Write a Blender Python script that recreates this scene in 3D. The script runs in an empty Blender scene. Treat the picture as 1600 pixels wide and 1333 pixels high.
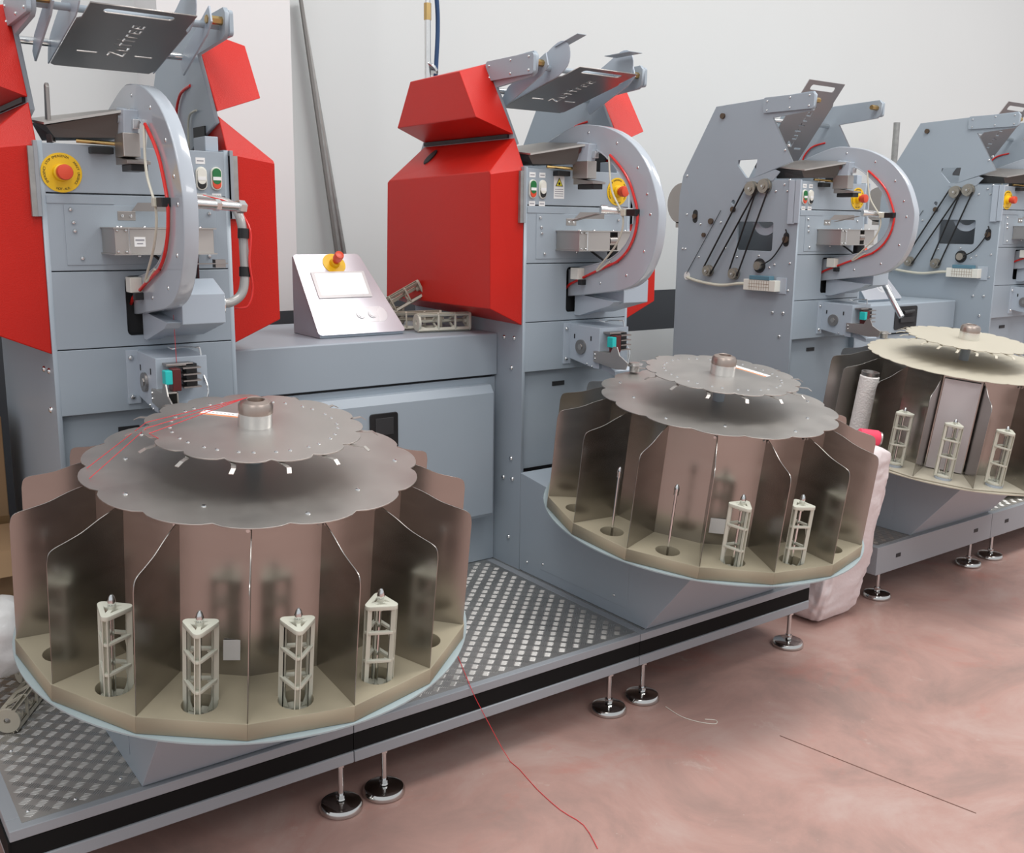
import bpy, bmesh, math, random
from mathutils import Matrix, Vector, noise as mnoise
R = math.radians
random.seed(7)
scene = bpy.context.scene
C = scene.collection
# ---------------------------------------------------------------- camera
cam_d = bpy.data.cameras.new('camera'); cam = bpy.data.objects.new('camera', cam_d); C.objects.link(cam)
cam_d.sensor_fit = 'HORIZONTAL'; cam_d.sensor_width = 36.0
cam_d.lens = 1557.0 / 1600.0 * 36.0
cam_d.shift_y = -(666.5 - 648.0) / 1600.0
cam_d.clip_start = 0.05
yaw, pitch, roll = R(-36.334), R(-10.909), R(-0.746)
Mc = Matrix.Rotation(yaw, 4, 'Z') @ Matrix.Rotation(pitch, 4, 'X') @ Matrix.Rotation(roll, 4, 'Y') @ Matrix.Rotation(R(90), 4, 'X')
Mc.translation = (0, 0, 1.6)
cam.matrix_world = Mc
scene.camera = cam
# ---------------------------------------------------------------- light
w = bpy.data.worlds.new('hall_light'); scene.world = w; w.use_nodes = True
w.node_tree.nodes['Background'].inputs[0].default_value = (0.93, 0.96, 1.0, 1)
w.node_tree.nodes['Background'].inputs[1].default_value = 0.66
def lamp(name, loc, sx, sy, power, col=(1, 0.98, 0.95), rot=(0, 0, 0)):
    d = bpy.data.lights.new(name, 'AREA'); d.shape = 'RECTANGLE'; d.size = sx; d.size_y = sy; d.energy = power; d.color = col
    o = bpy.data.objects.new(name, d); C.objects.link(o); o.location = loc; o.rotation_euler = rot
    return o
lamp('ceiling_lamp', (0.2, 1.2, 5.2), 1.2, 3.0, 58)
lamp('ceiling_lamp', (3.6, 1.4, 5.2), 3.0, 1.2, 108)
lamp('ceiling_lamp', (7.4, 1.2, 5.2), 3.0, 1.2, 95)
lamp('ceiling_lamp', (-3.0, -1.8, 5.0), 3.0, 1.5, 48)
lamp('ceiling_lamp', (3.2, -2.8, 5.0), 3.0, 1.5, 72)
vs = scene.view_settings
vs.view_transform = 'Standard'; vs.look = 'None'; vs.exposure = 0.16; vs.gamma = 1.0; vs.use_curve_mapping = False
# ---------------------------------------------------------------- materials
MATS = {}
def mat(name, col, metal=0.0, rough=0.5, var=0.06, vscale=6.0, bump=0.0, bscale=60.0, spec=0.5, coat=0.0, alpha=1.0, trans=0.0, emit=0.0, stretch=None):
    if name in MATS: return MATS[name]
    m = bpy.data.materials.new(name); m.use_nodes = True
    nt = m.node_tree; b = nt.nodes['Principled BSDF']
    b.inputs['Metallic'].default_value = metal; b.inputs['Roughness'].default_value = rough
    b.inputs['Specular IOR Level'].default_value = spec
    b.inputs['Coat Weight'].default_value = coat
    b.inputs['Alpha'].default_value = alpha
    b.inputs['Transmission Weight'].default_value = trans
    tc = nt.nodes.new('ShaderNodeTexCoord'); mp = nt.nodes.new('ShaderNodeMapping')
    nt.links.new(tc.outputs['Object'], mp.inputs['Vector'])
    if stretch: mp.inputs['Scale'].default_value = stretch
    n = nt.nodes.new('ShaderNodeTexNoise'); n.inputs['Scale'].default_value = vscale; n.inputs['Detail'].default_value = 5
    nt.links.new(mp.outputs[0], n.inputs['Vector'])
    mx = nt.nodes.new('ShaderNodeMix'); mx.data_type = 'RGBA'
    mx.inputs['A'].default_value = (*[c * (1 - var) for c in col], 1); mx.inputs['B'].default_value = (*[min(1, c * (1 + var)) for c in col], 1)
    nt.links.new(n.outputs['Fac'], mx.inputs['Factor'])
    nt.links.new(mx.outputs['Result'], b.inputs['Base Color'])
    if emit:
        b.inputs['Emission Color'].default_value = (*col, 1); b.inputs['Emission Strength'].default_value = emit
    rm = nt.nodes.new('ShaderNodeMapRange'); rm.inputs['To Min'].default_value = max(0.02, rough - 0.08); rm.inputs['To Max'].default_value = min(1, rough + 0.08)
    nt.links.new(n.outputs['Fac'], rm.inputs['Value']); nt.links.new(rm.outputs[0], b.inputs['Roughness'])
    if bump:
        n2 = nt.nodes.new('ShaderNodeTexNoise'); n2.inputs['Scale'].default_value = bscale; n2.inputs['Detail'].default_value = 3
        nt.links.new(mp.outputs[0], n2.inputs['Vector'])
        bp = nt.nodes.new('ShaderNodeBump'); bp.inputs['Strength'].default_value = bump; bp.inputs['Distance'].default_value = 0.004
        nt.links.new(n2.outputs['Fac'], bp.inputs['Height']); nt.links.new(bp.outputs[0], b.inputs['Normal'])
    MATS[name] = m
    return m
GREY = mat('grey_blue_paint', (0.345, 0.398, 0.450), 0.0, 0.38, 0.03, 3, 0.05, 300)
LGREY = mat('pale_blue_paint', (0.43, 0.485, 0.55), 0.0, 0.35, 0.03, 3)
DGREY = mat('plain_grey_paint', (0.31, 0.33, 0.355), 0.0, 0.42, 0.03, 3)
ARCHM = mat('pale_grey_gloss', (0.43, 0.47, 0.52), 0.0, 0.16, 0.02, 3, coat=0.5)
RED = mat('red_hammered_paint', (0.55, 0.014, 0.007), 0.0, 0.36, 0.05, 4, 0.25, 420, spec=0.3)
STEEL = mat('brushed_steel', (0.54, 0.515, 0.485), 1.0, 0.44, 0.08, 9)
STEELB = mat('brushed_steel_divider', (0.44, 0.42, 0.395), 1.0, 0.24, 0.12, 7, stretch=(1, 1, 2.5))
STEELD = mat('dull_steel', (0.40, 0.37, 0.35), 1.0, 0.38, 0.08, 12)
ALU = mat('aluminium', (0.80, 0.80, 0.79), 1.0, 0.25, 0.04, 20)
CHROME = mat('zinc_plated', (0.72, 0.73, 0.73), 1.0, 0.15, 0.05, 30)
FOOTM = mat('polished_foot', (0.60, 0.59, 0.57), 1.0, 0.12, 0.05, 20)
TRED = mat('aluminium_tread', (0.50, 0.49, 0.47), 1.0, 0.5, 0.12, 9)
BRONZE = mat('bronze_cap', (0.46, 0.385, 0.34), 1.0, 0.36, 0.06, 20)
BRASS = mat('brass', (0.55, 0.38, 0.16), 1.0, 0.3, 0.1, 20)
BLACK = mat('black_plastic', (0.012, 0.012, 0.013), 0.0, 0.4, 0.1, 10)
BANDB = mat('matt_black_band', (0.010, 0.010, 0.010), 0.0, 0.7, 0.1, 10, spec=0.12)
DARK = mat('dark_interior', (0.02, 0.021, 0.023), 0.0, 0.6, 0.1, 10)
RUBBER = mat('black_belt', (0.01, 0.01, 0.01), 0.0, 0.55, 0.1, 20)
BEIGE = mat('beige_tray_board', (0.36, 0.315, 0.225), 0.0, 0.62, 0.05, 14)
BEIGE2 = mat('beige_powder_paint', (0.50, 0.46, 0.37), 0.0, 0.5, 0.03, 5)
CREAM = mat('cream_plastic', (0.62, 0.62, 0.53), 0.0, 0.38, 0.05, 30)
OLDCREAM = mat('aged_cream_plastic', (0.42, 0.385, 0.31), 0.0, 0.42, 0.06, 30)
IVORY = mat('ivory_plastic', (0.78, 0.77, 0.70), 0.0, 0.4, 0.03, 30)
YEL = mat('yellow_plastic', (0.85, 0.53, 0.01), 0.0, 0.4, 0.03, 30)
BTNRED = mat('red_button', (0.70, 0.075, 0.03), 0.0, 0.35, 0.05, 30)
GREEN = mat('green_button', (0.02, 0.17, 0.05), 0.0, 0.3, 0.05, 30)
WHITE = mat('white_label', (0.85, 0.85, 0.84), 0.0, 0.5, 0.02, 30)
ORANGE = mat('orange_label', (0.75, 0.25, 0.08), 0.0, 0.5, 0.05, 30)
CYAN = mat('cyan_sensor', (0.02, 0.52, 0.50), 0.0, 0.35, 0.05, 30)
MAROON = mat('maroon_sensor', (0.10, 0.012, 0.012), 0.0, 0.35, 0.05, 30)
TUBER = mat('red_tube', (0.72, 0.03, 0.025), 0.0, 0.22, 0.05, 30)
TUBEC = mat('clear_tube', (0.62, 0.60, 0.50), 0.0, 0.2, 0.05, 30)
REDTH = mat('red_thread', (0.75, 0.05, 0.06), 0.0, 0.7, 0.05, 30)
WTH = mat('white_thread', (0.8, 0.77, 0.68), 0.0, 0.8, 0.05, 30)
BLUEH = mat('blue_hose', (0.012, 0.05, 0.14), 0.0, 0.35, 0.05, 20)
SACK = mat('white_woven_sack', (0.74, 0.66, 0.66), 0.0, 0.55, 0.06, 9, 0.5, 60)
CARD = mat('cardboard', (0.30, 0.185, 0.095), 0.0, 0.8, 0.1, 10)
PLASTIC = mat('thin_white_plastic', (0.72, 0.72, 0.71), 0.0, 0.3, 0.05, 10, 0.6, 25)
PINK = mat('pink_yarn', (0.80, 0.06, 0.12), 0.0, 0.7, 0.1, 40)
BLUEP = mat('blue_connector', (0.10, 0.22, 0.29), 0.0, 0.4, 0.05, 20)
PLATE = mat('platter_rim', (0.38, 0.46, 0.48), 0.0, 0.3, 0.03, 5)
SCREEN = mat('screen_painted_glare', (0.80, 0.80, 0.80), 0.0, 0.08, 0.02, 10, emit=0.45)  # white colour and emission stand in for a bright reflection on the glass
SILV = mat('silver_console_paint', (0.66, 0.67, 0.72), 0.35, 0.22, 0.03, 5)
GALV = mat('galvanised_strip', (0.36, 0.36, 0.35), 0.7, 0.5, 0.3, 30)
# ---------------------------------------------------------------- mesh tools
class MB:
    def __init__(s): s.v = []; s.f = []
    def add(s, vs, fs):
        o = len(s.v); s.v += [tuple(p) for p in vs]; s.f += [tuple(i + o for i in f) for f in fs]; return s
    def box(s, x0, x1, y0, y1, z0, z1):
        return s.add([(x0, y0, z0), (x1, y0, z0), (x1, y1, z0), (x0, y1, z0), (x0, y0, z1), (x1, y0, z1), (x1, y1, z1), (x0, y1, z1)],
                     [(0, 3, 2, 1), (4, 5, 6, 7), (0, 1, 5, 4), (1, 2, 6, 5), (2, 3, 7, 6), (3, 0, 4, 7)])
    def cyl(s, p0, p1, r, r1=None, n=16):
        p0 = Vector(p0); p1 = Vector(p1); r1 = r if r1 is None else r1
        d = (p1 - p0).normalized(); a = d.orthogonal().normalized(); b = d.cross(a)
        vs = []
        for p, rr in ((p0, r), (p1, r1)):
            for i in range(n):
                t = 2 * math.pi * i / n; vs.append(p + rr * (math.cos(t) * a + math.sin(t) * b))
        fs = [(i, (i + 1) % n, n + (i + 1) % n, n + i) for i in range(n)] + [tuple(range(n - 1, -1, -1)), tuple(range(n, 2 * n))]
        return s.add(vs, fs)
    def tube(s, path, r, n=8):
        P = [Vector(p) for p in path]; vs = []; a = None
        for i, p in enumerate(P):
            d = (P[min(i + 1, len(P) - 1)] - P[max(i - 1, 0)]).normalized()
            if a is None: a = d.orthogonal().normalized()
            else: a = (a - d * a.dot(d)).normalized()
            b = d.cross(a)
            for k in range(n):
                t = 2 * math.pi * k / n; vs.append(p + r * (math.cos(t) * a + math.sin(t) * b))
        m = len(P)
        fs = [(i * n + k, i * n + (k + 1) % n, (i + 1) * n + (k + 1) % n, (i + 1) * n + k) for i in range(m - 1) for k in range(n)]
        fs += [tuple(range(n - 1, -1, -1)), tuple(range((m - 1) * n, m * n))]
        return s.add(vs, fs)
    def prism(s, poly, a0, a1, axis='x', poly2=None):
        q = poly2 or poly
        def mk(p, a): return (a, p[0], p[1]) if axis == 'x' else ((p[0], a, p[1]) if axis == 'y' else (p[0], p[1], a))
        n = len(poly); vs = [mk(p, a0) for p in poly] + [mk(p, a1) for p in q]
        fs = [(i, (i + 1) % n, n + (i + 1) % n, n + i) for i in range(n)] + [tuple(range(n - 1, -1, -1)), tuple(range(n, 2 * n))]
        return s.add(vs, fs)
    def lathe(s, prof, c=(0, 0, 0), n=24):
        vs = []; m = len(prof)
        for r, z in prof:
            for i in range(n):
                t = 2 * math.pi * i / n; vs.append((c[0] + r * math.cos(t), c[1] + r * math.sin(t), c[2] + z))
        fs = [(j * n + i, j * n + (i + 1) % n, (j + 1) * n + (i + 1) % n, (j + 1) * n + i) for j in range(m - 1) for i in range(n)]
        fs += [tuple(range(n - 1, -1, -1)), tuple(range((m - 1) * n, m * n))]
        return s.add(vs, fs)
    def quad(s, a, b, c, d, t=0.0):
        a, b, c, d = map(Vector, (a, b, c, d)); nrm = (b - a).cross(d - a).normalized() * t
        return s.add([a, b, c, d, a + nrm, b + nrm, c + nrm, d + nrm], [(0, 3, 2, 1), (4, 5, 6, 7), (0, 1, 5, 4), (1, 2, 6, 5), (2, 3, 7, 6), (3, 0, 4, 7)])
    def xf(s, M):
        s.v = [tuple(M @ Vector(p)) for p in s.v]; return s
    def mesh(s, name, smooth=False):
        me = bpy.data.meshes.new(name); me.from_pydata(s.v, [], s.f)
        bm = bmesh.new(); bm.from_mesh(me); bmesh.ops.recalc_face_normals(bm, faces=bm.faces)
        if smooth:
            for f in bm.faces: f.smooth = True
            for e in bm.edges:
                if len(e.link_faces) == 2 and e.calc_face_angle(0) > 0.6: e.smooth = False
        bm.to_mesh(me); bm.free(); return me
    def build(s, name, m, parent=None, bevel=0.0, smooth=False, seg=2):
        return obj(name, s.mesh(name, smooth), m, parent, bevel, seg)
def obj(name, me, m, parent=None, bevel=0.0, seg=2):
    o = bpy.data.objects.new(name, me); C.objects.link(o)
    if m and not me.materials: me.materials.append(m)
    if parent: o.parent = parent
    if bevel:
        b = o.modifiers.new('bevel', 'BEVEL'); b.width = bevel; b.segments = seg; b.limit_method = 'ANGLE'; b.angle_limit = R(35)
    return o
def tag(o, label, cat, group=None, kind=None):
    if label: o['label'] = label
    if cat: o['category'] = cat
    if group: o['group'] = group
    if kind: o['kind'] = kind
    return o
def thing(name, label, cat, loc=(0, 0, 0), rot=(0, 0, 0), group=None):
    o = bpy.data.objects.new(name, None); C.objects.link(o); o.location = loc; o.rotation_euler = rot; o.empty_display_size = 0.1
    return tag(o, label, cat, group)
def struct(o): o['kind'] = 'structure'; return o
def share(name, me, parent, loc=(0, 0, 0), rot=(0, 0, 0)):
    o = bpy.data.objects.new(name, me); C.objects.link(o); o.location = loc; o.rotation_euler = rot; o.parent = parent; return o
def copy_tree(root, loc=None, rot=None):
    r = root.copy(); C.objects.link(r)
    if loc is not None: r.location = loc
    if rot is not None: r.rotation_euler = rot
    for ch in root.children:
        c = ch.copy(); C.objects.link(c); c.parent = r
        for g in ch.children:
            d = g.copy(); C.objects.link(d); d.parent = c
    return r
def curve_mesh(cu):
    o = bpy.data.objects.new('tmp', cu)
    me = bpy.data.meshes.new_from_object(o)
    bpy.data.objects.remove(o); bpy.data.curves.remove(cu)
    me.materials.clear()
    return me
def plate_mesh(outline, holes, t, M, bevel=0.0):
    """flat sheet with real holes, outline in its own plane, thickness t, placed by matrix M"""
    cu = bpy.data.curves.new('plate', 'CURVE'); cu.dimensions = '2D'; cu.fill_mode = 'BOTH'; cu.extrude = t / 2; cu.bevel_depth = bevel; cu.bevel_resolution = 1
    for pl in [outline] + holes:
        sp = cu.splines.new('POLY'); sp.points.add(len(pl) - 1); sp.use_cyclic_u = True
        for i, p in enumerate(pl): sp.points[i].co = (p[0], p[1], 0, 1)
    me = curve_mesh(cu); me.transform(M); return me
YZ = lambda x: Matrix(((0, 0, 1, x), (1, 0, 0, 0), (0, 1, 0, 0), (0, 0, 0, 1)))     # plane coords (y, z) at x
XZ = lambda y: Matrix(((1, 0, 0, 0), (0, 0, -1, y), (0, 1, 0, 0), (0, 0, 0, 1)))    # plane coords (x, z) at y
def text_mesh(s, size, M, depth=0.0006, align='CENTER'):
    cu = bpy.data.curves.new('txt', 'FONT'); cu.body = s; cu.size = size; cu.extrude = depth; cu.align_x = align; cu.align_y = 'CENTER'
    me = curve_mesh(cu); me.transform(M); return me
def join_meshes(mes, name):
    bm = bmesh.new()
    for m in mes: bm.from_mesh(m)
    me = bpy.data.meshes.new(name); bm.to_mesh(me); bm.free(); return me
def circ(cx, cy, r, n=16, a0=0.0): return [(cx + r * math.cos(a0 + 2 * math.pi * i / n), cy + r * math.sin(a0 + 2 * math.pi * i / n)) for i in range(n)]
def rrect(x0, x1, y0, y1, r, n=4):
    o = []
    for cx, cy, a in ((x1 - r, y1 - r, 0), (x0 + r, y1 - r, 90), (x0 + r, y0 + r, 180), (x1 - r, y0 + r, 270)):
        for i in range(n + 1):
            t = R(a + 90 * i / n); o.append((cx + r * math.cos(t), cy + r * math.sin(t)))
    return o
def spline(P, k=5):
    P = [Vector(p) for p in P]; out = []
    for i in range(len(P) - 1):
        p0 = P[max(i - 1, 0)]; p1 = P[i]; p2 = P[i + 1]; p3 = P[min(i + 2, len(P) - 1)]
        for j in range(k):
            t = j / k
            out.append(0.5 * ((2 * p1) + (p2 - p0) * t + (2 * p0 - 5 * p1 + 4 * p2 - p3) * t * t + (3 * p1 - p0 - 3 * p2 + p3) * t ** 3))
    out.append(P[-1]); return [tuple(p) for p in out]
# small shared pieces
def bolt_mesh():
    return MB().lathe([(0.0062, 0), (0.0062, 0.001), (0.0058, 0.003), (0.004, 0.005), (0.0012, 0.0056)], n=10).mesh('bolt', True)
BOLT = bolt_mesh(); BOLT.materials.append(CHROME)
def bolts(parent, pts, face='front', s=1.0):
    rot = {'front': (R(90), 0, 0), 'left': (0, R(-90), 0), 'top': (0, 0, 0), 'right': (0, R(90), 0)}[face]
    for p in pts:
        o = share('bolt', BOLT, parent, p, rot); o.scale = (s, s, s)
# ---------------------------------------------------------------- the hall
def floor_mat():
    m = bpy.data.materials.new('worn_red_concrete'); m.use_nodes = True; nt = m.node_tree; b = nt.nodes['Principled BSDF']
    tc = nt.nodes.new('ShaderNodeTexCoord')
    def noise(sc, det=6, rough=0.6, dist=0.0):
        n = nt.nodes.new('ShaderNodeTexNoise'); n.inputs['Scale'].default_value = sc; n.inputs['Detail'].default_value = det; n.inputs['Roughness'].default_value = rough; n.inputs['Distortion'].default_value = dist
        nt.links.new(tc.outputs['Object'], n.inputs['Vector']); return n
    def ramp(src, stops):
        r = nt.nodes.new('ShaderNodeValToRGB'); el = r.color_ramp.elements
        el[0].position, el[0].color = stops[0]; el[1].position, el[1].color = stops[-1]
        for p, c in stops[1:-1]:
            e = el.new(p); e.color = c
        nt.links.new(src, r.inputs['Fac']); return r
    def mix(fac, a, b_, mode='MIX'):
        x = nt.nodes.new('ShaderNodeMix'); x.data_type = 'RGBA'; x.blend_type = mode
        if isinstance(fac, float): x.inputs['Factor'].default_value = fac
        else: nt.links.new(fac, x.inputs['Factor'])
        nt.links.new(a, x.inputs['A']); nt.links.new(b_, x.inputs['B']); return x.outputs['Result']
    base = ramp(noise(2.0, 8, 0.66, 0.8).outputs['Fac'], [(0.33, (0.35, 0.235, 0.205, 1)), (0.5, (0.47, 0.29, 0.25, 1)), (0.68, (0.52, 0.375, 0.335, 1))])
    redp = ramp(noise(2.7, 7, 0.65, 0.9).outputs['Fac'], [(0.56, (0, 0, 0, 1)), (0.72, (0.42, 0.42, 0.42, 1))])
    redc = nt.nodes.new('ShaderNodeRGB'); redc.outputs[0].default_value = (0.52, 0.19, 0.145, 1)
    c1 = mix(redp.outputs['Color'], base.outputs['Color'], redc.outputs[0])
    wp = ramp(noise(5.5, 8, 0.7, 0.4).outputs['Fac'], [(0.62, (0, 0, 0, 1)), (0.74, (0.55, 0.55, 0.55, 1))])
    wc = nt.nodes.new('ShaderNodeRGB'); wc.outputs[0].default_value = (0.60, 0.52, 0.475, 1)
    c2 = mix(wp.outputs['Color'], c1, wc.outputs[0])
    sp = ramp(noise(70, 2, 0.5).outputs['Fac'], [(0.74, (0, 0, 0, 1)), (0.80, (0.6, 0.6, 0.6, 1))])
    c3 = mix(sp.outputs['Color'], c2, wc.outputs[0])
    nt.links.new(c3, b.inputs['Base Color'])
    rr = ramp(noise(3.5, 5).outputs['Fac'], [(0.3, (0.30, 0.30, 0.30, 1)), (0.7, (0.52, 0.52, 0.52, 1))])
    nt.links.new(rr.outputs['Color'], b.inputs['Roughness'])
    bp = nt.nodes.new('ShaderNodeBump'); bp.inputs['Strength'].default_value = 0.15; bp.inputs['Distance'].default_value = 0.003
    nt.links.new(noise(25, 6).outputs['Fac'], bp.inputs['Height']); nt.links.new(bp.outputs[0], b.inputs['Normal'])
    return m
FLOORM = floor_mat()
WALLM = mat('off_white_plaster', (0.68, 0.70, 0.695), 0.0, 0.7, 0.025, 1.2, 0.06, 40)
WALLP = mat('white_plaster_pillar', (0.76, 0.76, 0.755), 0.0, 0.7, 0.02, 1.2, 0.05, 40)
BAND = mat('dark_grey_wall_paint', (0.055, 0.06, 0.068), 0.0, 0.5, 0.06, 3)
struct(MB().box(-8, 14, -8, 4.5, -0.1, 0).build('floor', FLOORM))
struct(MB().box(-8, 14, 4.5, 4.7, 0, 6).build('wall_back', WALLM))
struct(MB().box(2.0, 14, 4.488, 4.5, 0.955, 1.2).build('baseboard_back', BAND))
struct(MB().box(-8, -1.0, 4.488, 4.5, 0, 1.2).build('baseboard_left', BAND))
struct(MB().box(1.32, 1.885, 4.2, 4.5, 0, 6).build('wall_pillar', WALLP))
struct(MB().box(1.31, 1.895, 4.19, 4.5, 0, 1.2).build('baseboard_pillar', BAND))
struct(MB().box(-1.0, 1.31, 4.49, 4.5, 0, 1.2).build('baseboard_corner', BAND))
LOWW = mat('pale_grey_lower_wall', (0.64, 0.67, 0.67), 0.0, 0.6, 0.03, 2)
struct(MB().box(2.0, 14, 4.486, 4.5, 0, 0.955).build('wall_lower', LOWW))
# floor joint line (saw cut filled with dirt)
struct(MB().tube([(2.44, 1.85, 0.0002), (2.477, 1.635, 0.0002), (2.515, 1.42, 0.0002), (2.546, 1.255, 0.0002)], 0.0016, 5).build('floor_joint', mat('floor_dirt', (0.16, 0.08, 0.06), 0, 0.8)))
# ---------------------------------------------------------------- platforms
ZT, ZB = 0.262, 0.15
def foot_meshes():
    a = MB().lathe([(0.056, 0), (0.060, 0.003), (0.060, 0.012), (0.055, 0.020), (0.045, 0.024), (0.012, 0.028), (0.010, 0.032)], n=36).mesh('foot_pad', True); a.materials.append(FOOTM)
    b = MB().cyl((0, 0, 0.03), (0, 0, 0.15), 0.008, n=12).mesh('stem', True); b.materials.append(CHROME)
    c = MB().cyl((0, 0, 0.034), (0, 0, 0.044), 0.014, n=6).cyl((0, 0, 0.128), (0, 0, 0.142), 0.0145, n=6).mesh('nut'); c.materials.append(CHROME)
    return a, b, c
FA, FB, FC = foot_meshes()
def lug_mesh(x0, x1, y0, y1, z, skip=None):
    """five-bar tread pattern: groups of five raised bars turned +-45 degrees in a chequer"""
    p = 0.0295; mb = MB()
    L, wd, h = 0.0125, 0.0021, 0.0014
    nx = int((x1 - x0) / p); ny = int((y1 - y0) / p)
    for i in range(nx):
        for j in range(ny):
            cx = x0 + (i + 0.5) * p + 0.004; cy = y0 + (j + 0.5) * p + 0.004
            if skip and skip(cx, cy): continue
            a = R(45) if (i + j) % 2 else R(-45); ca, sa = math.cos(a), math.sin(a)
            for k in range(-2, 3):
                ox, oy = -sa * k * 0.0058, ca * k * 0.0058
                pts = [(-L, 0, 0), (-L * 0.55, -wd, 0), (L * 0.55, -wd, 0), (L, 0, 0), (L * 0.55, wd, 0), (-L * 0.55, wd, 0), (-L * 0.5, 0, h), (L * 0.5, 0, h)]
                vs = [(cx + ox + q[0] * ca - q[1] * sa, cy + oy + q[0] * sa + q[1] * ca, z + q[2]) for q in pts]
                mb.add(vs, [(0, 1, 6), (1, 2, 7, 6), (2, 3, 7), (3, 4, 7), (4, 5, 6, 7), (5, 0, 6)])
    me = bpy.data.meshes.new('tread_bars'); me.from_pydata(mb.v, [], mb.f); me.materials.append(TRED); return me
def platform(label, x0, x1, yf, feet, stripe=True, slots=(), lugs=True, skip=None, r_end=False):
    t = thing('platform_section', label, 'platform', (0, 0, 0), group='raised floor platform sections')
    yb = 3.86
    f = MB()
    if stripe:      # front rail with a black recessed band
        f.prism([(yf, 0.236), (yf, ZT), (yf + 0.05, ZT), (yf + 0.05, ZB), (yf, ZB), (yf, 0.182), (yf + 0.008, 0.184), (yf + 0.008, 0.234)], x0, x1)
    else:
        f.box(x0, x1, yf, yf + 0.05, ZB - 0.012, ZT)
    f.build('front_rail', DGREY, t, 0.002)
    if stripe: MB().box(x0, x1, yf + 0.003, yf + 0.0075, 0.185, 0.233).build('black_band', BANDB, t)
    MB().box(x0, x0 + 0.05, yf + 0.05, yb, ZB, ZT).build('side_rail', DGREY, t, 0.002)
    MB().box(x1 - 0.05, x1, yf + 0.05, yb, ZB, ZT).build('side_rail', DGREY, t, 0.002)
    for a, b in slots: MB().box(a, b, yf - 0.001, yf + 0.01, 0.193, 0.210).build('slot', DARK, t)
    MB().box(x0 + 0.03, x1 - 0.002 if not r_end else x1 - 0.03, yf + 0.022, 3.15, ZT - 0.004, ZT + 0.0015).build('tread_plate', TRED, t)
    if lugs: tag(obj('tread_bars', lug_mesh(x0 + 0.035, x1 - 0.006, yf + 0.03, 3.14, ZT + 0.0014, skip), None, t), None, None, None, 'stuff')
    for fx, fy in feet:
        p = share('leveling_foot', FA, t, (fx, fy, 0.0)); share('stem', FB, p); share('nut', FC, p)
    return t
p1 = platform('platform section under the left carousel, tread plate at the lower left corner', 0.29, 1.136, 2.25, [(0.36, 2.29), (1.114, 2.29), (0.36, 3.7)], skip=lambda x, y: x > 0.62)
MB().box(0.286, 0.290, 2.25, 3.86, 0.182, 0.236).build('black_band', BANDB, p1)
platform('middle platform section with bright tread plate between the two near carousels', 1.138, 2.196, 2.25, [(1.249, 2.29), (2.101, 2.29)], skip=lambda x, y: x < 1.25)
platform('platform section under the second carousel, ending beside the white sack', 2.198, 3.09, 2.25, [(2.253, 2.29), (3.03, 2.29)], lugs=False, r_end=True)
platform('plain grey platform section under the third carousel, right of the sack', 3.66, 4.585, 2.34, [(3.775, 2.40), (4.52, 2.40)], False, [(3.80, 3.835), (4.43, 4.465)], skip=lambda x, y: x > 3.95)
platform('plain grey platform section cut off by the right edge of the photo', 4.587, 6.4, 2.34, [(4.72, 2.40), (6.3, 2.40)], False, [(4.71, 4.745), (6.2, 6.235)], skip=lambda x, y: y > 2.9)
# tread plate screws
for t, pts in ((p1, [(0.34, 2.31), (0.44, 2.30), (0.55, 2.33), (0.36, 2.62)]),):
    bolts(t, [(x, y, ZT + 0.001) for x, y in pts], 'top', 0.8)
# ---------------------------------------------------------------- pedestals
def pedestal(label, x0, yo, x1=None):
    """box whose front leans out over the aisle, sloping top parallel to the tilted carousel"""
    t = thing('carousel_pedestal', label, 'pedestal', (0, yo, 0), group='carousel pedestals')
    x1 = x1 or x0 + 0.66
    prof = [(0.0, 0.264), (0.715, 0.264), (0.715, 0.655), (-0.215, 0.532), (-0.215, 0.525)]
    MB().prism(prof, x0, x1).build('body', GREY, t, 0.002)
    MB().prism([(0.09, 0.305), (0.58, 0.305), (0.58, 0.59), (0.09, 0.52)], x0 - 0.0015, x0).build('inspection_panel', GREY, t, 0.001)
    bolts(t, [(x0 - 0.001, 0.16, 0.335), (x0 - 0.001, 0.56, 0.33), (x0 - 0.001, 0.66, 0.31), (x0 - 0.001, 0.30, 0.50)], 'left', 0.9)
    return t
pedestal('grey pedestal with outward leaning front under the left carousel', 0.582, 2.265, 1.15)
pedestal('grey pedestal with outward leaning front under the second carousel', 2.237, 2.268)
pedestal('grey pedestal with outward leaning front under the third carousel', 3.93, 2.362)
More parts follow.
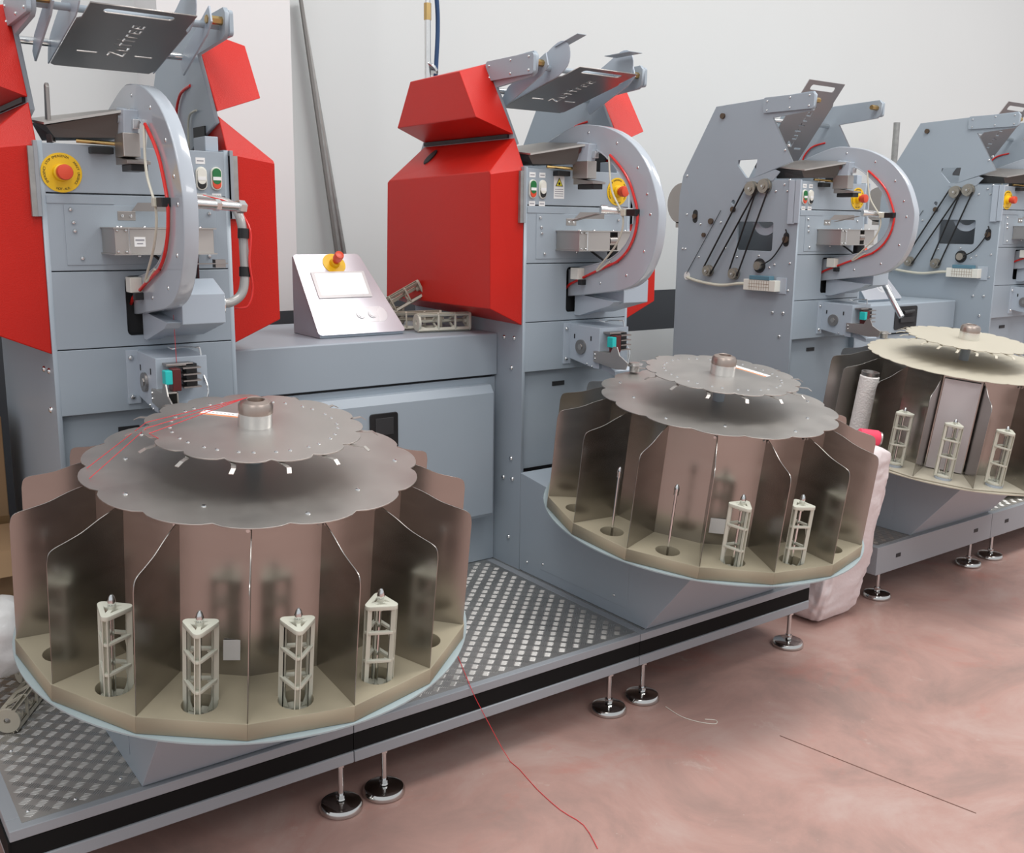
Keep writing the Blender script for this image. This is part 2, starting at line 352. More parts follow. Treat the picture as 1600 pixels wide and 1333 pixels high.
# ---------------------------------------------------------------- carousels
NS = 15; TH = 0.132; PH0 = R(-113)
def carousel(label, loc, flat=False, n_off=0.0):
    t = thing('bobbin_carousel', label, 'carousel', loc, (TH, 0, 0), 'rotating bobbin carousels')
    disc_m = BEIGE2 if flat else STEEL
    MB().lathe([(0.30, -0.022), (0.54, -0.008), (0.554, -0.004), (0.554, 0.0), (0.30, 0.0)], n=96).build('platter', PLATE if not flat else BEIGE2, t, smooth=True)
    da = 2 * math.pi / NS; th = 0.006 if flat else 0.040
    # tray segment with a round well
    ri, ro, g = 0.33, 0.548, 0.0012
    def P(r, a): return (r * math.cos(a), r * math.sin(a))
    c0, c1 = -da / 2, da / 2
    e = g / ro
    outline = [P(ri, c0 + e * 1.5), P(ro, c0 + e), P(ro, c1 - e), P(ri, c1 - e * 1.5)]
    hole = circ(0.476, 0, 0.039, 24)
    M = Matrix.Translation((0, 0, th / 2 + 0.001))
    tray = plate_mesh(outline, [] if flat else [hole], th - 0.002, M, 0.001); tray.materials.append(BEIGE if not flat else BEIGE2)
    div = plate_mesh([(0.335, th), (0.335, 0.40), (0.372, 0.404)] + spline([(0.372, 0.404), (0.42, 0.388), (0.465, 0.368), (0.50, 0.358), (0.528, 0.351), (0.541, 0.342), (0.546, 0.322)], 4) + [(0.546, th + 0.002)], [], 0.0016,
                     Matrix(((1, 0, 0, 0), (0, 0, -1, 0), (0, 1, 0, 0), (0, 0, 0, 1))), 0.0003); div.materials.append(STEELB)
    rd = 0.366
    a0, a1 = P(rd, -da / 2), P(rd, da / 2)
    drum = MB().quad((*a0, th), (*a1, th), (*a1, 0.408), (*a0, 0.408), 0.0015).mesh('drum_panel'); drum.materials.append(STEELB)
    rv = MB()
    for k in range(NS):
        am = PH0 + (k + 0.5) * da
        share('tray_segment', tray, t, (0, 0, 0), (0, 0, am))
        share('drum_panel', drum, t, (0, 0, 0), (0, 0, am))
        d = share('divider', div, t, (0, 0, 0), (0, 0, PH0 + k * da))
        x, y = P(0.369, am + da / 2 - 0.02); rv.cyl((x, y, 0.395), (x * 1.008, y * 1.008, 0.395), 0.0045, n=8)
    rv.build('drum_rivets', CHROME, t)['kind'] = 'stuff'
    # lower scalloped disc
    def scallop(r_n, r_m, n, ph, power=0.6, k=8):
        o = []
        for i in range(n):
            for j in range(k):
                u = j / k; a = ph + (i + u) * 2 * math.pi / n
                o.append(P(r_n + (r_m - r_n) * (math.sin(math.pi * u) ** power), a))
        return o
    nl = NS if not flat else 30
    lo = plate_mesh(scallop(0.381 if not flat else 0.395, 0.402 if not flat else 0.405, nl, PH0 + da / 2), [], 0.002, Matrix.Translation((0, 0, 0.413)), 0.0004)
    obj('lower_disc', lo, disc_m, t)
    nu = NS if not flat else 24
    up = plate_mesh(scallop(0.240, 0.260, nu, PH0 + R(9), 0.5), [], 0.002, Matrix.Translation((0, 0, 0.507)), 0.0004)
    obj('upper_disc', up, disc_m, t)
    rv = MB()
    if not flat:
        for k in range(NS):
            for q in (0.22, 0.62):
                x, y = P(0.197, PH0 + R(9) + (k + q) * da); rv.lathe([(0.0048, 0), (0.0042, 0.002), (0.0015, 0.003)], (x, y, 0.508), 8)
        for k in range(5):
            x, y = P(0.345, PH0 + R(20) + k * R(72)); rv.lathe([(0.006, 0), (0.005, 0.003), (0.002, 0.004)], (x, y, 0.414), 8)
            x, y = P(0.30, PH0 + R(52) + k * R(72)); rv.lathe([(0.006, 0), (0.005, 0.003), (0.002, 0.004)], (x, y, 0.414), 8)
        rv.build('rivets', CHROME, t, smooth=True)['kind'] = 'stuff'
    # bent thread clips in the notches of the upper disc
    clip = MB()
    path = [(0.222, -0.006, 0.001), (0.246, 0.004, 0.0), (0.258, 0.012, -0.004), (0.282, 0.018, -0.004), (0.296, 0.016, -0.012)]
    vs = []
    for x, y, z in path: vs += [(x, y - 0.0052, z), (x, y + 0.0052, z), (x, y + 0.0052, z - 0.0015), (x, y - 0.0052, z - 0.0015)]
    n = len(path)
    clip.add(vs, [(i * 4 + k, i * 4 + (k + 1) % 4, (i + 1) * 4 + (k + 1) % 4, (i + 1) * 4 + k) for i in range(n - 1) for k in range(4)] + [(0, 1, 2, 3), (n * 4 - 1, n * 4 - 2, n * 4 - 3, n * 4 - 4)])
    cm = clip.mesh('thread_clip'); cm.materials.append(STEEL if not flat else BEIGE2)
    for k in range(nu): share('thread_clip', cm, t, (0, 0, 0.5055), (0, 0, PH0 + R(9) + k * 2 * math.pi / nu + R(3)))
    # hub
    h = MB().lathe([(0.041, 0.508), (0.0415, 0.512), (0.041, 0.542)], n=32).build('hub', ALU, t, smooth=True)
    MB().lathe([(0.0415, 0.542), (0.0415, 0.560), (0.036, 0.569), (0.022, 0.574), (0.020, 0.573), (0.018, 0.558)], n=32).build('hub_cap', BRONZE, h, smooth=True)
    MB().cyl((0, 0, 0.41), (0, 0, 0.507), 0.02, n=20).build('shaft', GREY, t, smooth=True)
    return t
def car_pt(loc, r, deg, h):
    a = R(deg); p = Vector((r * math.cos(a), r * math.sin(a), h)); p.rotate(Matrix.Rotation(TH, 3, 'X')); return Vector(loc) + p
CL1, CL2, CL3 = (0.903, 2.347, 0.605), (2.54, 2.328, 0.605), (4.172, 2.385, 0.622)
c1 = carousel('near steel carousel with four bobbin cages on its front trays, left half of the photo', CL1)
c2 = carousel('second steel carousel with two bare spindles and two cages, centre right', CL2)
c3 = carousel('third carousel with beige painted discs, cut off by the right edge', CL3, True)
# stickers on the discs
def sticker(car, x, y, h, a, wid, ln, name='sticker', band=True):
    M = Matrix.Translation((x, y, h)) @ Matrix.Rotation(R(a), 4, 'Z')
    s = MB().box(-ln / 2, ln / 2, -wid / 2, wid / 2, 0, 0.0006).xf(M).build(name, WHITE, car)
    if band:
        MB().box(-ln / 2, ln / 2, -wid / 2, -wid / 2 + wid * 0.26, 0.0006, 0.0009).xf(M).build('orange_band', ORANGE, s)
        mb = MB()
        for k in range(9): mb.box(-ln / 2 + 0.006 + k * ln / 10, -ln / 2 + 0.006 + k * ln / 10 + ln * 0.05, wid * 0.08, wid * 0.16, 0.0006, 0.0009)
        mb.xf(M).build('print_lines', mat('grey_print', (0.3, 0.3, 0.33)), s)
sticker(c1, -0.045, 0.108, 0.5085, -39, 0.034, 0.10)
sticker(c2, 0.134, -0.005, 0.5085, -85, 0.036, 0.15)
# small silver tags on the drum panels
for car, deg in ((c1, -118), (c2, -130)):
    M = Matrix.Rotation(R(deg), 4, 'Z') @ Matrix.Translation((0.363, 0, 0.105)) @ Matrix.Rotation(R(1), 4, 'Z')
    MB().box(0, 0.0008, -0.025, 0.025, -0.025, 0.025).xf(M).build('tag', WHITE, car)
# spindles (parts of the carousel) and cages (things standing on it)
SPIN = MB().cyl((0, 0, 0.0), (0, 0, 0.243), 0.0042, n=10).lathe([(0.0075, 0.226), (0.0075, 0.238), (0.0085, 0.240), (0.0085, 0.246), (0.006, 0.255), (0.0025, 0.260)], n=14).mesh('spindle', True); SPIN.materials.append(CHROME)
WELL = MB().cyl((0, 0, 0.0), (0, 0, 0.0025), 0.0395, n=24).mesh('well_floor'); WELL.materials.append(STEELD)
PADM = MB().lathe([(0.034, 0.006), (0.034, 0.016), (0.028, 0.018)], n=28).mesh('spindle_pad', True); PADM.materials.append(LGREY)
def put(car, deg, me, name, r=0.476, z=0.0):
    a = R(deg); return share(name, me, car, (r * math.cos(a), r * math.sin(a), z), (0, 0, a))
MIDS = [-125 + 24 * k for k in range(-4, 7)]
for d in MIDS:
    put(c1, d, WELL, 'well_floor'); put(c2, d, WELL, 'well_floor')
    put(c1, d, SPIN, 'spindle')
for d in (-149, -125, -101, -173): put(c2, d, SPIN, 'spindle')
for d in (-197, -173, -149, -125, -101): put(c3, d, PADM, 'spindle_pad'); put(c3, d, SPIN, 'spindle')
def cage_parts(H=0.222, r=0.040):
    """triangular yarn cage: top and bottom frames with spokes, three channel posts, two rings of braces"""
    def tri(rr, n=5, rc=0.010):
        o = []
        for k in range(3):
            a = 2 * math.pi * k / 3; cx, cy = (rr - rc) * math.cos(a), (rr - rc) * math.sin(a)
            for i in range(n): t = a - R(58) + R(116) * i / (n - 1); o.append((cx + rc * math.cos(t), cy + rc * math.sin(t)))
        return o
    holes = []
    for k in range(3):
        a = 2 * math.pi * k / 3 + math.pi / 3; c, s = math.cos(a), math.sin(a)
        pts = [(0.0075, -0.006), (0.0075, 0.006), (0.0155, 0.018), (0.0155, -0.018)]
        holes.append([(x * c - y * s, x * s + y * c) for x, y in pts])
    out = {}
    out['top_frame'] = plate_mesh(tri(r), holes, 0.009, Matrix.Translation((0, 0, H - 0.0045)), 0.0006)
    ring = tri(r - 0.002); inner = [tri(r - 0.010, 5, 0.004)]
    rings = [plate_mesh(ring, inner, 0.006, Matrix.Translation((0, 0, z)), 0.0004) for z in (H * 0.38, H * 0.70)]
    out['brace_ring'] = rings[0]; out['upper_brace_ring'] = rings[1]
    out['foot_frame'] = plate_mesh(circ(0, 0, r * 0.82, 24), [circ(0, 0, 0.009, 14)], 0.008, Matrix.Translation((0, 0, 0.004)), 0.0004)
    post = MB()
    post.box(r - 0.013, r - 0.001, -0.0062, -0.0042, 0.0, H - 0.006).box(r - 0.013, r - 0.001, 0.0042, 0.0062, 0.0, H - 0.006).box(r - 0.013, r - 0.011, -0.0062, 0.0062, 0.0, H - 0.006)
    out['post'] = post.mesh('post')
    # curved webs joining braces to posts
    for nm, z in (('web', H * 0.38), ('web_b', H * 0.70), ('web_c', 0.012)):
        web = MB(); web.prism([(r - 0.013, z), (r - 0.024, z), (r - 0.016, z - 0.012 if z > 0.05 else z + 0.02), (r - 0.013, z - 0.03 if z > 0.05 else z + 0.035)], -0.0012, 0.0012, 'y')
        out[nm] = web.mesh('web')
    sl = MB().cyl((0, 0, H - 0.02), (0, 0, H + 0.008), 0.0085, n=14); out['sleeve'] = sl.mesh('sleeve', True)
    return out
CP = cage_parts(); CP2 = cage_parts()
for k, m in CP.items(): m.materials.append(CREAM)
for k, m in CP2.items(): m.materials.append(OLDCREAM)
def cage(label, loc, rot, group, parts=CP, cat='bobbin cage'):
    t = thing('bobbin_cage', label, cat, loc, rot, group)
    for n in ('top_frame', 'brace_ring', 'upper_brace_ring', 'foot_frame', 'sleeve'): share(n.replace('upper_', ''), parts[n], t)
    for k in range(3):
        p = share('post', parts['post'], t, (0, 0, 0), (0, 0, k * R(120))); [share('web', parts[n], p) for n in ('web', 'web_b', 'web_c')]
    return t
def cage_on(loc, deg, label, group, spin=0, h=0.006):
    p = car_pt(loc, 0.476, deg, h)
    return cage(label, p, Matrix.Rotation(TH, 3, 'X').to_euler() if not spin else (Matrix.Rotation(TH, 3, 'X') @ Matrix.Rotation(R(spin), 3, 'Z')).to_euler(), group)
g1 = 'cream cages on the near carousel'
cage_on(CL1, -149, 'cream bobbin cage half hidden by a divider, leftmost on the near carousel', g1, 233)
cage_on(CL1, -125, 'cream bobbin cage, second from the left on the near carousel', g1, 243)
cage_on(CL1, -101, 'cream bobbin cage, third from the left on the near carousel', g1, 250)
cage_on(CL1, -77, 'cream bobbin cage with its spindle showing, rightmost on the near carousel', g1, 310)
g2 = 'cream cages on the second carousel'
cage_on(CL2, -125, 'cream bobbin cage on the second carousel, right of the bare spindles', g2, 258)
cage_on(CL2, -101, 'cream bobbin cage on the second carousel, the right one of its two', g2, 305)
g3 = 'cream cages on the third carousel'
cage_on(CL3, -173, 'cream bobbin cage on the third carousel, left one behind the sack', g3, 40, 0.018)
cage_on(CL3, -149, 'cream bobbin cage before the pale panel of the third carousel', g3, 20, 0.018)
cage_on(CL3, -125, 'cream bobbin cage on the third carousel nearest the right edge', g3, 10, 0.018)
# pale panel standing in the third carousel
M3p = Matrix.Rotation(R(-149), 4, 'Z') @ Matrix.Translation((0.372, 0, 0.012))
MB().box(0, 0.003, -0.07, 0.07, 0, 0.385).xf(M3p).build('pale_panel', mat('pale_pink_board', (0.60, 0.55, 0.56), 0.0, 0.25), c3)
# ---------------------------------------------------------------- machines
W_ = 0.525
SIDE = [(0.0, 0.262), (0.0, 1.80), (0.33, 1.803), (0.057, 1.885), (0.188, 2.095)] + [(-0.03, 2.112), (-0.05, 2.125), (-0.055, 2.18), (-0.04, 2.196), (0.55, 2.174), (0.76, 1.84), (0.78, 1.735), (0.78, 0.262)]
ARCH_O = [(0.26, 1.862), (0.18, 1.910), (0.10, 1.940), (0.01, 1.965), (-0.06, 1.968), (-0.19, 1.945), (-0.31, 1.886), (-0.395, 1.798), (-0.445, 1.69), (-0.457, 1.617), (-0.442, 1.51), (-0.39, 1.421), (-0.306, 1.373), (-0.165, 1.349), (0.02, 1.325)]
ARCH_I = [(0.02, 1.423), (-0.166, 1.458), (-0.254, 1.494), (-0.313, 1.55), (-0.337, 1.627), (-0.311, 1.703), (-0.267, 1.769), (-0.17, 1.85), (-0.09, 1.880), (0.0, 1.868), (0.1, 1.842), (0.26, 1.832)]
def emergency_stop(t, u, z, y=0.0, s=1.0, M=None, words=True):
    M = M or (Matrix.Translation((u, y, z)) @ Matrix.Rotation(R(90), 4, 'X') @ Matrix.Scale(s, 4))
    d = MB().lathe([(0.053, 0), (0.053, 0.0025), (0.024, 0.003), (0.022, 0.014), (0.019, 0.016)], n=36).xf(M).build('emergency_stop', YEL, t, smooth=True)
    MB().lathe([(0.014, 0.014), (0.014, 0.026), (0.0205, 0.029), (0.021, 0.045), (0.019, 0.050), (0.010, 0.0515)], n=28).xf(M).build('push_button', BTNRED, d, smooth=True)
    if words:
        ms = []
        for word, a0 in (('EMERGENCY STOP', 215), ('EMERGENZA', 118), ('ARRET URGENCE', 40), ('NOT-AUS', 285)):
            for i, ch in enumerate(word):
                if ch == ' ': continue
                flip = a0 > 270
                a = R(a0 - i * 6.6) if not flip else R(a0 - 20 + i * 6.6 - 12)
                rot = a - R(90) if not flip else a + R(90)
                ms.append(text_mesh(ch, 0.0085, M @ Matrix.Translation((0.0440 * math.cos(a), 0.0440 * math.sin(a), 0.0030)) @ Matrix.Rotation(rot, 4, 'Z'), 0.0002))
        obj('lettering', join_meshes(ms, 'lettering'), mat('dark_print', (0.05, 0.04, 0.01)), d)
    return d
def oval(cx, cy, w2, h2, n=8):
    return [(cx + w2 * math.cos(R(180 * i / n)), cy + h2 - w2 + w2 * math.sin(R(180 * i / n))) for i in range(n + 1)] + [(cx - w2 * math.cos(R(180 * i / n)), cy - h2 + w2 - w2 * math.sin(R(180 * i / n))) for i in range(n + 1)]
def switch(t, u, z, top, bot, lab_top=True, lab_bot=None):
    s = MB().prism(oval(u, z, 0.0165, 0.034), 0.0, -0.007, 'y').build('switch', IVORY, t, 0.0015)
    MB().prism([(p[0], p[1]) for p in oval(u, z + 0.0065, 0.013, 0.0235)], -0.007, -0.011, 'y').build('upper_key', top, s, 0.001)
    MB().prism(oval(u, z - 0.0065, 0.013, 0.0235), -0.0071, -0.0105, 'y').build('lower_key', bot, s, 0.001)
    MB().box(u - 0.012, u + 0.012, -0.0116, -0.0108, z - 0.005, z + 0.005).build('lens', WHITE, s)
    pr = mat('grey_print', (0.3, 0.3, 0.33))
    if lab_top:
        l = MB().box(u - 0.014, u + 0.014, -0.001, 0.0, z + 0.042, z + 0.060).build('label_strip', WHITE, t)
        MB().box(u - 0.010, u + 0.010, -0.0014, -0.001, z + 0.049, z + 0.0525).build('print', pr, l)
    l = MB().box(u - 0.014, u + 0.014, -0.001, 0.0, z - 0.061, z - 0.043).build('label_strip', WHITE, t)
    if lab_bot:
        obj('print', text_mesh(lab_bot, 0.0095, Matrix.Translation((u, -0.0012, z - 0.052)) @ Matrix.Rotation(R(90), 4, 'X'), 0.0002), pr, l)
    else:
        MB().box(u - 0.010, u + 0.010, -0.0014, -0.001, z - 0.054, z - 0.0505).build('print', pr, l)
def side_cover(t, sx):
    """faceted red covers; sx=-1 on the left side plate, +1 on the right one"""
    xb = 0.0 if sx < 0 else W_; xo = xb + sx * 0.15; xu = xb + sx * 0.15
    base = [(0.005, 1.222), (0.002, 1.79), (0.065, 1.905), (0.70, 1.905), (0.775, 1.76), (0.778, 1.24)]
    outr = [(-0.002, 1.290), (0.004, 1.768), (0.012, 1.778), (0.735, 1.764), (0.75, 1.756), (0.768, 1.285)]
    lo = MB().prism(base, xb, xo, 'x', outr).build('lower_cover', RED, t, 0.003)
    ub = [(0.071, 1.918), (0.25, 2.185), (0.545, 2.172), (0.70, 1.921)]
    uo = [(0.097, 1.971), (0.208, 2.140), (0.560, 2.138), (0.665, 1.969)]
    MB().prism(ub, xb, xu, 'x', uo).build('upper_cover', RED, t, 0.003)
    MB().prism([(0.10, 1.906), (0.10, 1.920), (0.69, 1.920), (0.69, 1.906)], xb, xb + sx * 0.010).build('cover_gap', DARK, t)
    # galvanised strip along the front edge of the cover
    MB().box(xb + sx * 0.002, xb + sx * 0.026, -0.010, 0.004, 1.60, 1.785).build('galvanised_strip', GALV, t)
    if sx < 0:
        MB().add([(xb - 0.058 + 0.030 * math.cos(R(a)), 0.56 + 0.022 * math.sin(R(a)), 1.8555 + 0.030 * math.cos(R(a)) * 0.93 + q) for q in (-0.002, 0.003) for a in range(0, 360, 30)], [tuple(range(12)), tuple(range(23, 11, -1))] + [(i, (i + 1) % 12, 12 + (i + 1) % 12, 12 + i) for i in range(12)]).build('cable_slot', DARK, lo)
GLYPH = {'Z': ([(0, 1), (.7, 1), (.7, .85), (.25, .15), (.7, .15), (.7, 0), (0, 0), (0, .15), (.45, .85), (0, .85)], .88),
         'u': ([(0, .7), (.15, .7), (.15, .15), (.4, .15), (.4, .7), (.55, .7), (.55, 0), (0, 0)], .74),
         't': ([(.15, 1), (.3, 1), (.3, .7), (.5, .7), (.5, .57), (.3, .57), (.3, 0), (.15, 0), (.15, .57), (0, .57), (0, .7), (.15, .7)], .66),
         'r': ([(0, .7), (.45, .7), (.45, .55), (.15, .55), (.15, 0), (0, 0)], .60),
         'e': ([(.5, .30), (.14, .30), (.14, .14), (.5, .14), (.5, 0), (0, 0), (0, .7), (.5, .7), (.5, .42), (.38, .42), (.38, .57), (.14, .57), (.14, .42), (.30, .42), (.30, .36), (.5, .36)], .70)}
def stencil(word, x, y, size):
    # letters read along +y of the sheet, their tops towards -x
    out = []
    for ch in word:
        pl, adv = GLYPH[ch]; out.append([(x - q[1] * size, y + q[0] * size) for q in pl]); y += adv * size
    return out
def machine(label, loc, covers, estop_left, tray_up, bare, tube_right, group='machines in the row', warn=False, splicer_label=False):
    t = thing('winding_machine', label, 'machine', loc, group=group)
    hole1 = [rrect(0.142, 0.37, 1.463, 1.605, 0.012)]
    hole2 = [[(0.265, 1.905), (0.385, 1.905), (0.39, 1.88), (0.33, 1.818), (0.275, 1.818)][::-1]] if bare else []
    ov = [circ(0.405, 1.70, 0.013, 12)] if bare else []
    sp = plate_mesh(SIDE, (hole1 + hole2 + ov) if bare else [], 0.012, YZ(0.006), 0.0008)
    lp = obj('side_plate', sp, GREY, t)
    rp = obj('side_plate', plate_mesh(SIDE, [], 0.012, YZ(W_ - 0.006), 0.0008), GREY, t)
    bolts(t, [(0, v, z) for v, z in ((0.05, 1.17), (0.115, 1.168), (0.065, 1.055), (0.06, 0.70), (0.05, 0.62), (0.11, 0.615), (0.07, 0.38))], 'left', 1.5)
    # arms: closing strips that carry the tray
    for xa, xb in ((-0.012, 0.0), (W_, W_ + 0.012)):
        a = MB().prism(rrect(-0.056, 0.24, 2.118, 2.190, 0.012), xa, xb).build('arm_plate', GREY, t, 0.001)
        f = 'left' if xa < 0 else 'right'
        bolts(a, [((xa if xa < 0 else xb), v, z) for v, z in ((-0.03, 2.178), (-0.03, 2.132), (0.08, 2.178), (0.08, 2.132), (0.215, 2.172), (0.215, 2.13))], f, 0.8)
    # inner boxes added to block light behind the panels, then frame and back
    MB().box(0.013, W_ - 0.013, 0.03, 0.76, 1.05, 1.45).build('inner_light_block', DARK, t)
    MB().box(0.30, W_ - 0.013, 0.03, 0.76, 1.45, 1.78).build('inner_light_block', DGREY, t)
    MB().box(0.013, W_ - 0.013, 0.03, 0.13, 1.45, 1.79).build('inner_frame', DGREY, t)
    MB().box(0.013, W_ - 0.013, 0.70, 0.76, 0.27, 1.80).build('back_panel', GREY, t)
    # front panels
    def panel(z0, z1, holes=[]):
        return obj('front_panel', plate_mesh(rrect(0.004, W_ - 0.004, z0, z1, 0.004, 2), holes, 0.016, XZ(0.009), 0.0015), GREY, t)
    panel(1.667, 1.794)
    pn = panel(1.454, 1.660)
    panel(1.235, 1.448, [rrect(0.205, 0.310, 1.262, 1.437, 0.016)])
    panel(1.046, 1.229)
    lp_ = MB().box(0.013, W_ - 0.013, 0.03, 0.05, 0.66, 1.04).build('lower_panel', GREY, t)
    MB().box(0.17, 0.23, 0.027, 0.031, 0.975, 0.992).build('slot', DARK, lp_)
    # engraved cover of the second panel
    MB().box(0.055, 0.48, -0.0028, -0.0001, 1.468, 1.633).build('splicer_cover', GREY, pn, 0.001)
    MB().box(0.012, 0.19, -0.0028, -0.0001, 1.636, 1.658).build('splicer_cover_tab', GREY, pn, 0.001)
    bolts(pn, [(0.072, -0.003, 1.62), (0.078, -0.003, 1.585), (0.080, -0.003, 1.562), (0.095, -0.003, 1.487), (0.25, -0.003, 1.492), (0.46, -0.003, 1.615), (0.455, -0.003, 1.49)], 'front', 1.0)
    # bright edge trims left and right of the panels
    for xa in (-0.012, W_ + 0.002):
        MB().box(xa, xa + 0.010, -0.012, 0.02, 1.60, 1.80).build('edge_trim', LGREY if bare else DGREY, t, 0.001)
    # controls
    if estop_left:
        emergency_stop(t, 0.056, 1.718)
        switch(t, 0.441, 1.716, IVORY, BLACK); switch(t, 0.486, 1.717, GREEN, BTNRED, False, 'STOP')
    else:
        emergency_stop(t, 0.452, 1.724)
        switch(t, 0.034, 1.722, GREEN, BTNRED); switch(t, 0.080, 1.722, IVORY, BLACK)
    if warn:
        lb = MB().box(0.135, 0.185, -0.001, 0.001, 1.690, 1.775).build('warning_label', WHITE, t)
        MB().box(0.133, 0.187, -0.0016, -0.001, 1.775, 1.789).build('label_header', mat('rust_orange', (0.45, 0.12, 0.03)), lb)
        MB().prism([(0.142, 1.735), (0.178, 1.735), (0.160, 1.768)], -0.0016, -0.001, 'y').build('triangle_border', BLACK, lb)
        MB().prism([(0.1465, 1.7375), (0.1735, 1.7375), (0.160, 1.7625)], -0.0020, -0.0016, 'y').build('triangle', mat('bright_yellow', (0.85, 0.75, 0.05)), lb)
        MB().prism(circ(0.160, 1.745, 0.005, 10), -0.0024, -0.002, 'y').build('symbol', BLACK, lb)
        mb = MB()
        for k in range(4): mb.box(0.140, 0.180, -0.0014, -0.001, 1.699 + k * 0.008, 1.7015 + k * 0.008)
        mb.build('print_lines', mat('grey_print', (0.3, 0.3, 0.33)), lb)
    # splicer: long steel housing
    s = MB().box(0.150, 0.300, -0.138, -0.004, 1.503, 1.570).build('splicer_housing', STEEL, t, 0.001)
    MB().box(0.345, 0.425, -0.130, -0.004, 1.503, 1.570).build('splicer_end', STEEL, s, 0.001)
    MB().box(0.30, 0.345, -0.110, -0.01, 1.506, 1.567).build('splicer_gap', BLACK, s)
    MB().cyl((0.305, -0.118, 1.537), (0.342, -0.118, 1.537), 0.019, n=16).build('splicer_roller', STEELD, s, smooth=True)
    MB().box(0.146, 0.43, -0.142, 0.0, 1.570, 1.5735).box(0.146, 0.43, -0.142, 0.0, 1.4995, 1.503).build('splicer_flange', STEEL, s)
    MB().box(0.184, 0.188, -0.142, -0.138, 1.503, 1.570).build('splicer_rib', ALU, s)
    bolts(s, [(0.16, -0.13, 1.573), (0.178, -0.10, 1.573), (0.235, -0.12, 1.573), (0.33, -0.12, 1.573), (0.39, -0.12, 1.573)], 'top', 0.8)
    bolts(s, [(u, -0.142, z) for u in (0.156, 0.178) for z in (1.508, 1.565)], 'front', 0.6)
    if splicer_label:
        l = MB().box(0.20, 0.23, -0.1395, -0.138, 1.522, 1.548).build('label_strip', WHITE, s)
        MB().box(0.203, 0.227, -0.1400, -0.1395, 1.538, 1.542).box(0.207, 0.223, -0.1400, -0.1395, 1.529, 1.532).build('print', mat('grey_print', (0.3, 0.3, 0.33)), l)
    MB().cyl((0.365, -0.09, 1.43), (0.365, -0.09, 1.50), 0.026, n=18).build('splicer_motor', BLACK, s, smooth=True)
    MB().tube(spline([(0.27, -0.06, 1.50), (0.30, -0.09, 1.47), (0.34, -0.10, 1.445)], 6), 0.004, 7).build('splicer_cable', BLACK, s, smooth=True)
    MB().box(0.335, 0.455, -0.155, -0.135, 1.4725, 1.4750).box(0.42, 0.45, -0.150, -0.125, 1.462, 1.485).build('splicer_lever', STEELD, s)
    # bracket plates above the splicer
    MB().box(0.196, 0.246, -0.004, 0.0, 1.592, 1.618).build('bracket', STEELD, t, 0.001)
    MB().quad((0.236, -0.004, 1.618), (0.310, -0.09, 1.618), (0.310, -0.09, 1.642), (0.25, -0.02, 1.642), 0.002).build('bracket_arm', STEELD, t)
    bolts(t, [(0.209, -0.004, 1.604), (0.232, -0.004, 1.604)], 'front', 0.9)
    # arch: C-shaped suction arm in front of the panels
    oo = [(p[0], 1.645 + (p[1] - 1.645) * (0.965 if p[1] > 1.645 else 1.0)) for p in spline(ARCH_O, 4)]; ii = [(p[0], 1.645 + (p[1] - 1.645) * (0.965 if p[1] > 1.645 else 1.0)) for p in spline(ARCH_I, 4)]
    ar = obj('arch_arm', plate_mesh(oo + ii, [], 0.032, YZ(0.252), 0.003), ARCHM, t)
    MB().tube([(0.234, v, z) for v, z in ii[:]], 0.003, 6).build('inner_lip', ARCHM, ar, smooth=True)
    # seam along the outer rim
    MB().tube([(0.254, v, z) for v, z in [( -0.13 + (p[0] + 0.13) * 1.001, 1.645 + (p[1] - 1.645) * 1.001) for p in oo[8:-4]]], 0.0025, 5).build('rim_seam', DGREY, ar, smooth=True)
    def mid(k, f=0.5):
        a = Vector(oo[min(int(k * (len(oo) - 1)), len(oo) - 1)]); b = Vector(ii[::-1][min(int(k * (len(ii) - 1)), len(ii) - 1)]); return a.lerp(b, f)
    for k in (0.30, 0.40, 0.49, 0.57, 0.64, 0.74, 0.84, 0.93):
        q = mid(k, 0.32)
        b = share('bolt', BOLT, ar, (0.2330, q[0], q[1]), (0, R(-90), 0)); b.scale = (0.9, 0.9, 0.5)
    def along(f, k0, k1, x, n=26):
        return [(x, *(mid(k0 + (k1 - k0) * i / n, f))) for i in range(n + 1)]
    pts = along(0.80, 0.40, 0.86, 0.226); pts = pts + [(0.226, 0.0, 1.372), (0.232, 0.05, 1.335)]
    MB().tube(spline(pts, 2), 0.0048, 8).build('red_air_tube', TUBER, ar, smooth=True)
    a0 = mid(0.40, 0.85); a1 = mid(0.62, 1.03); a2 = mid(0.88, 0.9)
    MB().tube(spline([(0.224, a0[0], a0[1]), (0.214, -0.235, 1.72), (0.214, -0.30, 1.62), (0.214, -0.27, 1.53), (0.218, -0.16, 1.43), (0.226, a2[0], a2[1])], 8), 0.0036, 8).build('clear_air_tube', TUBEC, ar, smooth=True)
    MB().box(0.210, 0.233, -0.365, -0.318, 1.628, 1.652).build('tube_clamp', BLACK, ar, 0.002)
    MB().box(0.204, 0.226, -0.318, -0.295, 1.628, 1.652).build('clamp_connector', TUBEC, ar, 0.002)
    MB().box(0.200, 0.233, -0.075, -0.03, 1.392, 1.435).build('tube_connector', IVORY, ar, 0.002)
    MB().box(0.208, 0.233, -0.085, -0.065, 1.372, 1.392).build('tube_connector_clamp', BLACK, ar, 0.002)
    # housing under the arch
    MB().prism([(0.0, 1.425), (-0.15, 1.432), (-0.235, 1.395), (-0.235, 1.312), (-0.05, 1.262), (0.0, 1.262)], 0.29, 0.412).build('suction_housing', LGREY, t, 0.002)
    MB().prism([(0.0, 1.335), (-0.23, 1.318), (-0.20, 1.30), (-0.03, 1.252), (0.0, 1.252)], 0.25, 0.292).build('suction_tray', LGREY, t, 0.001)
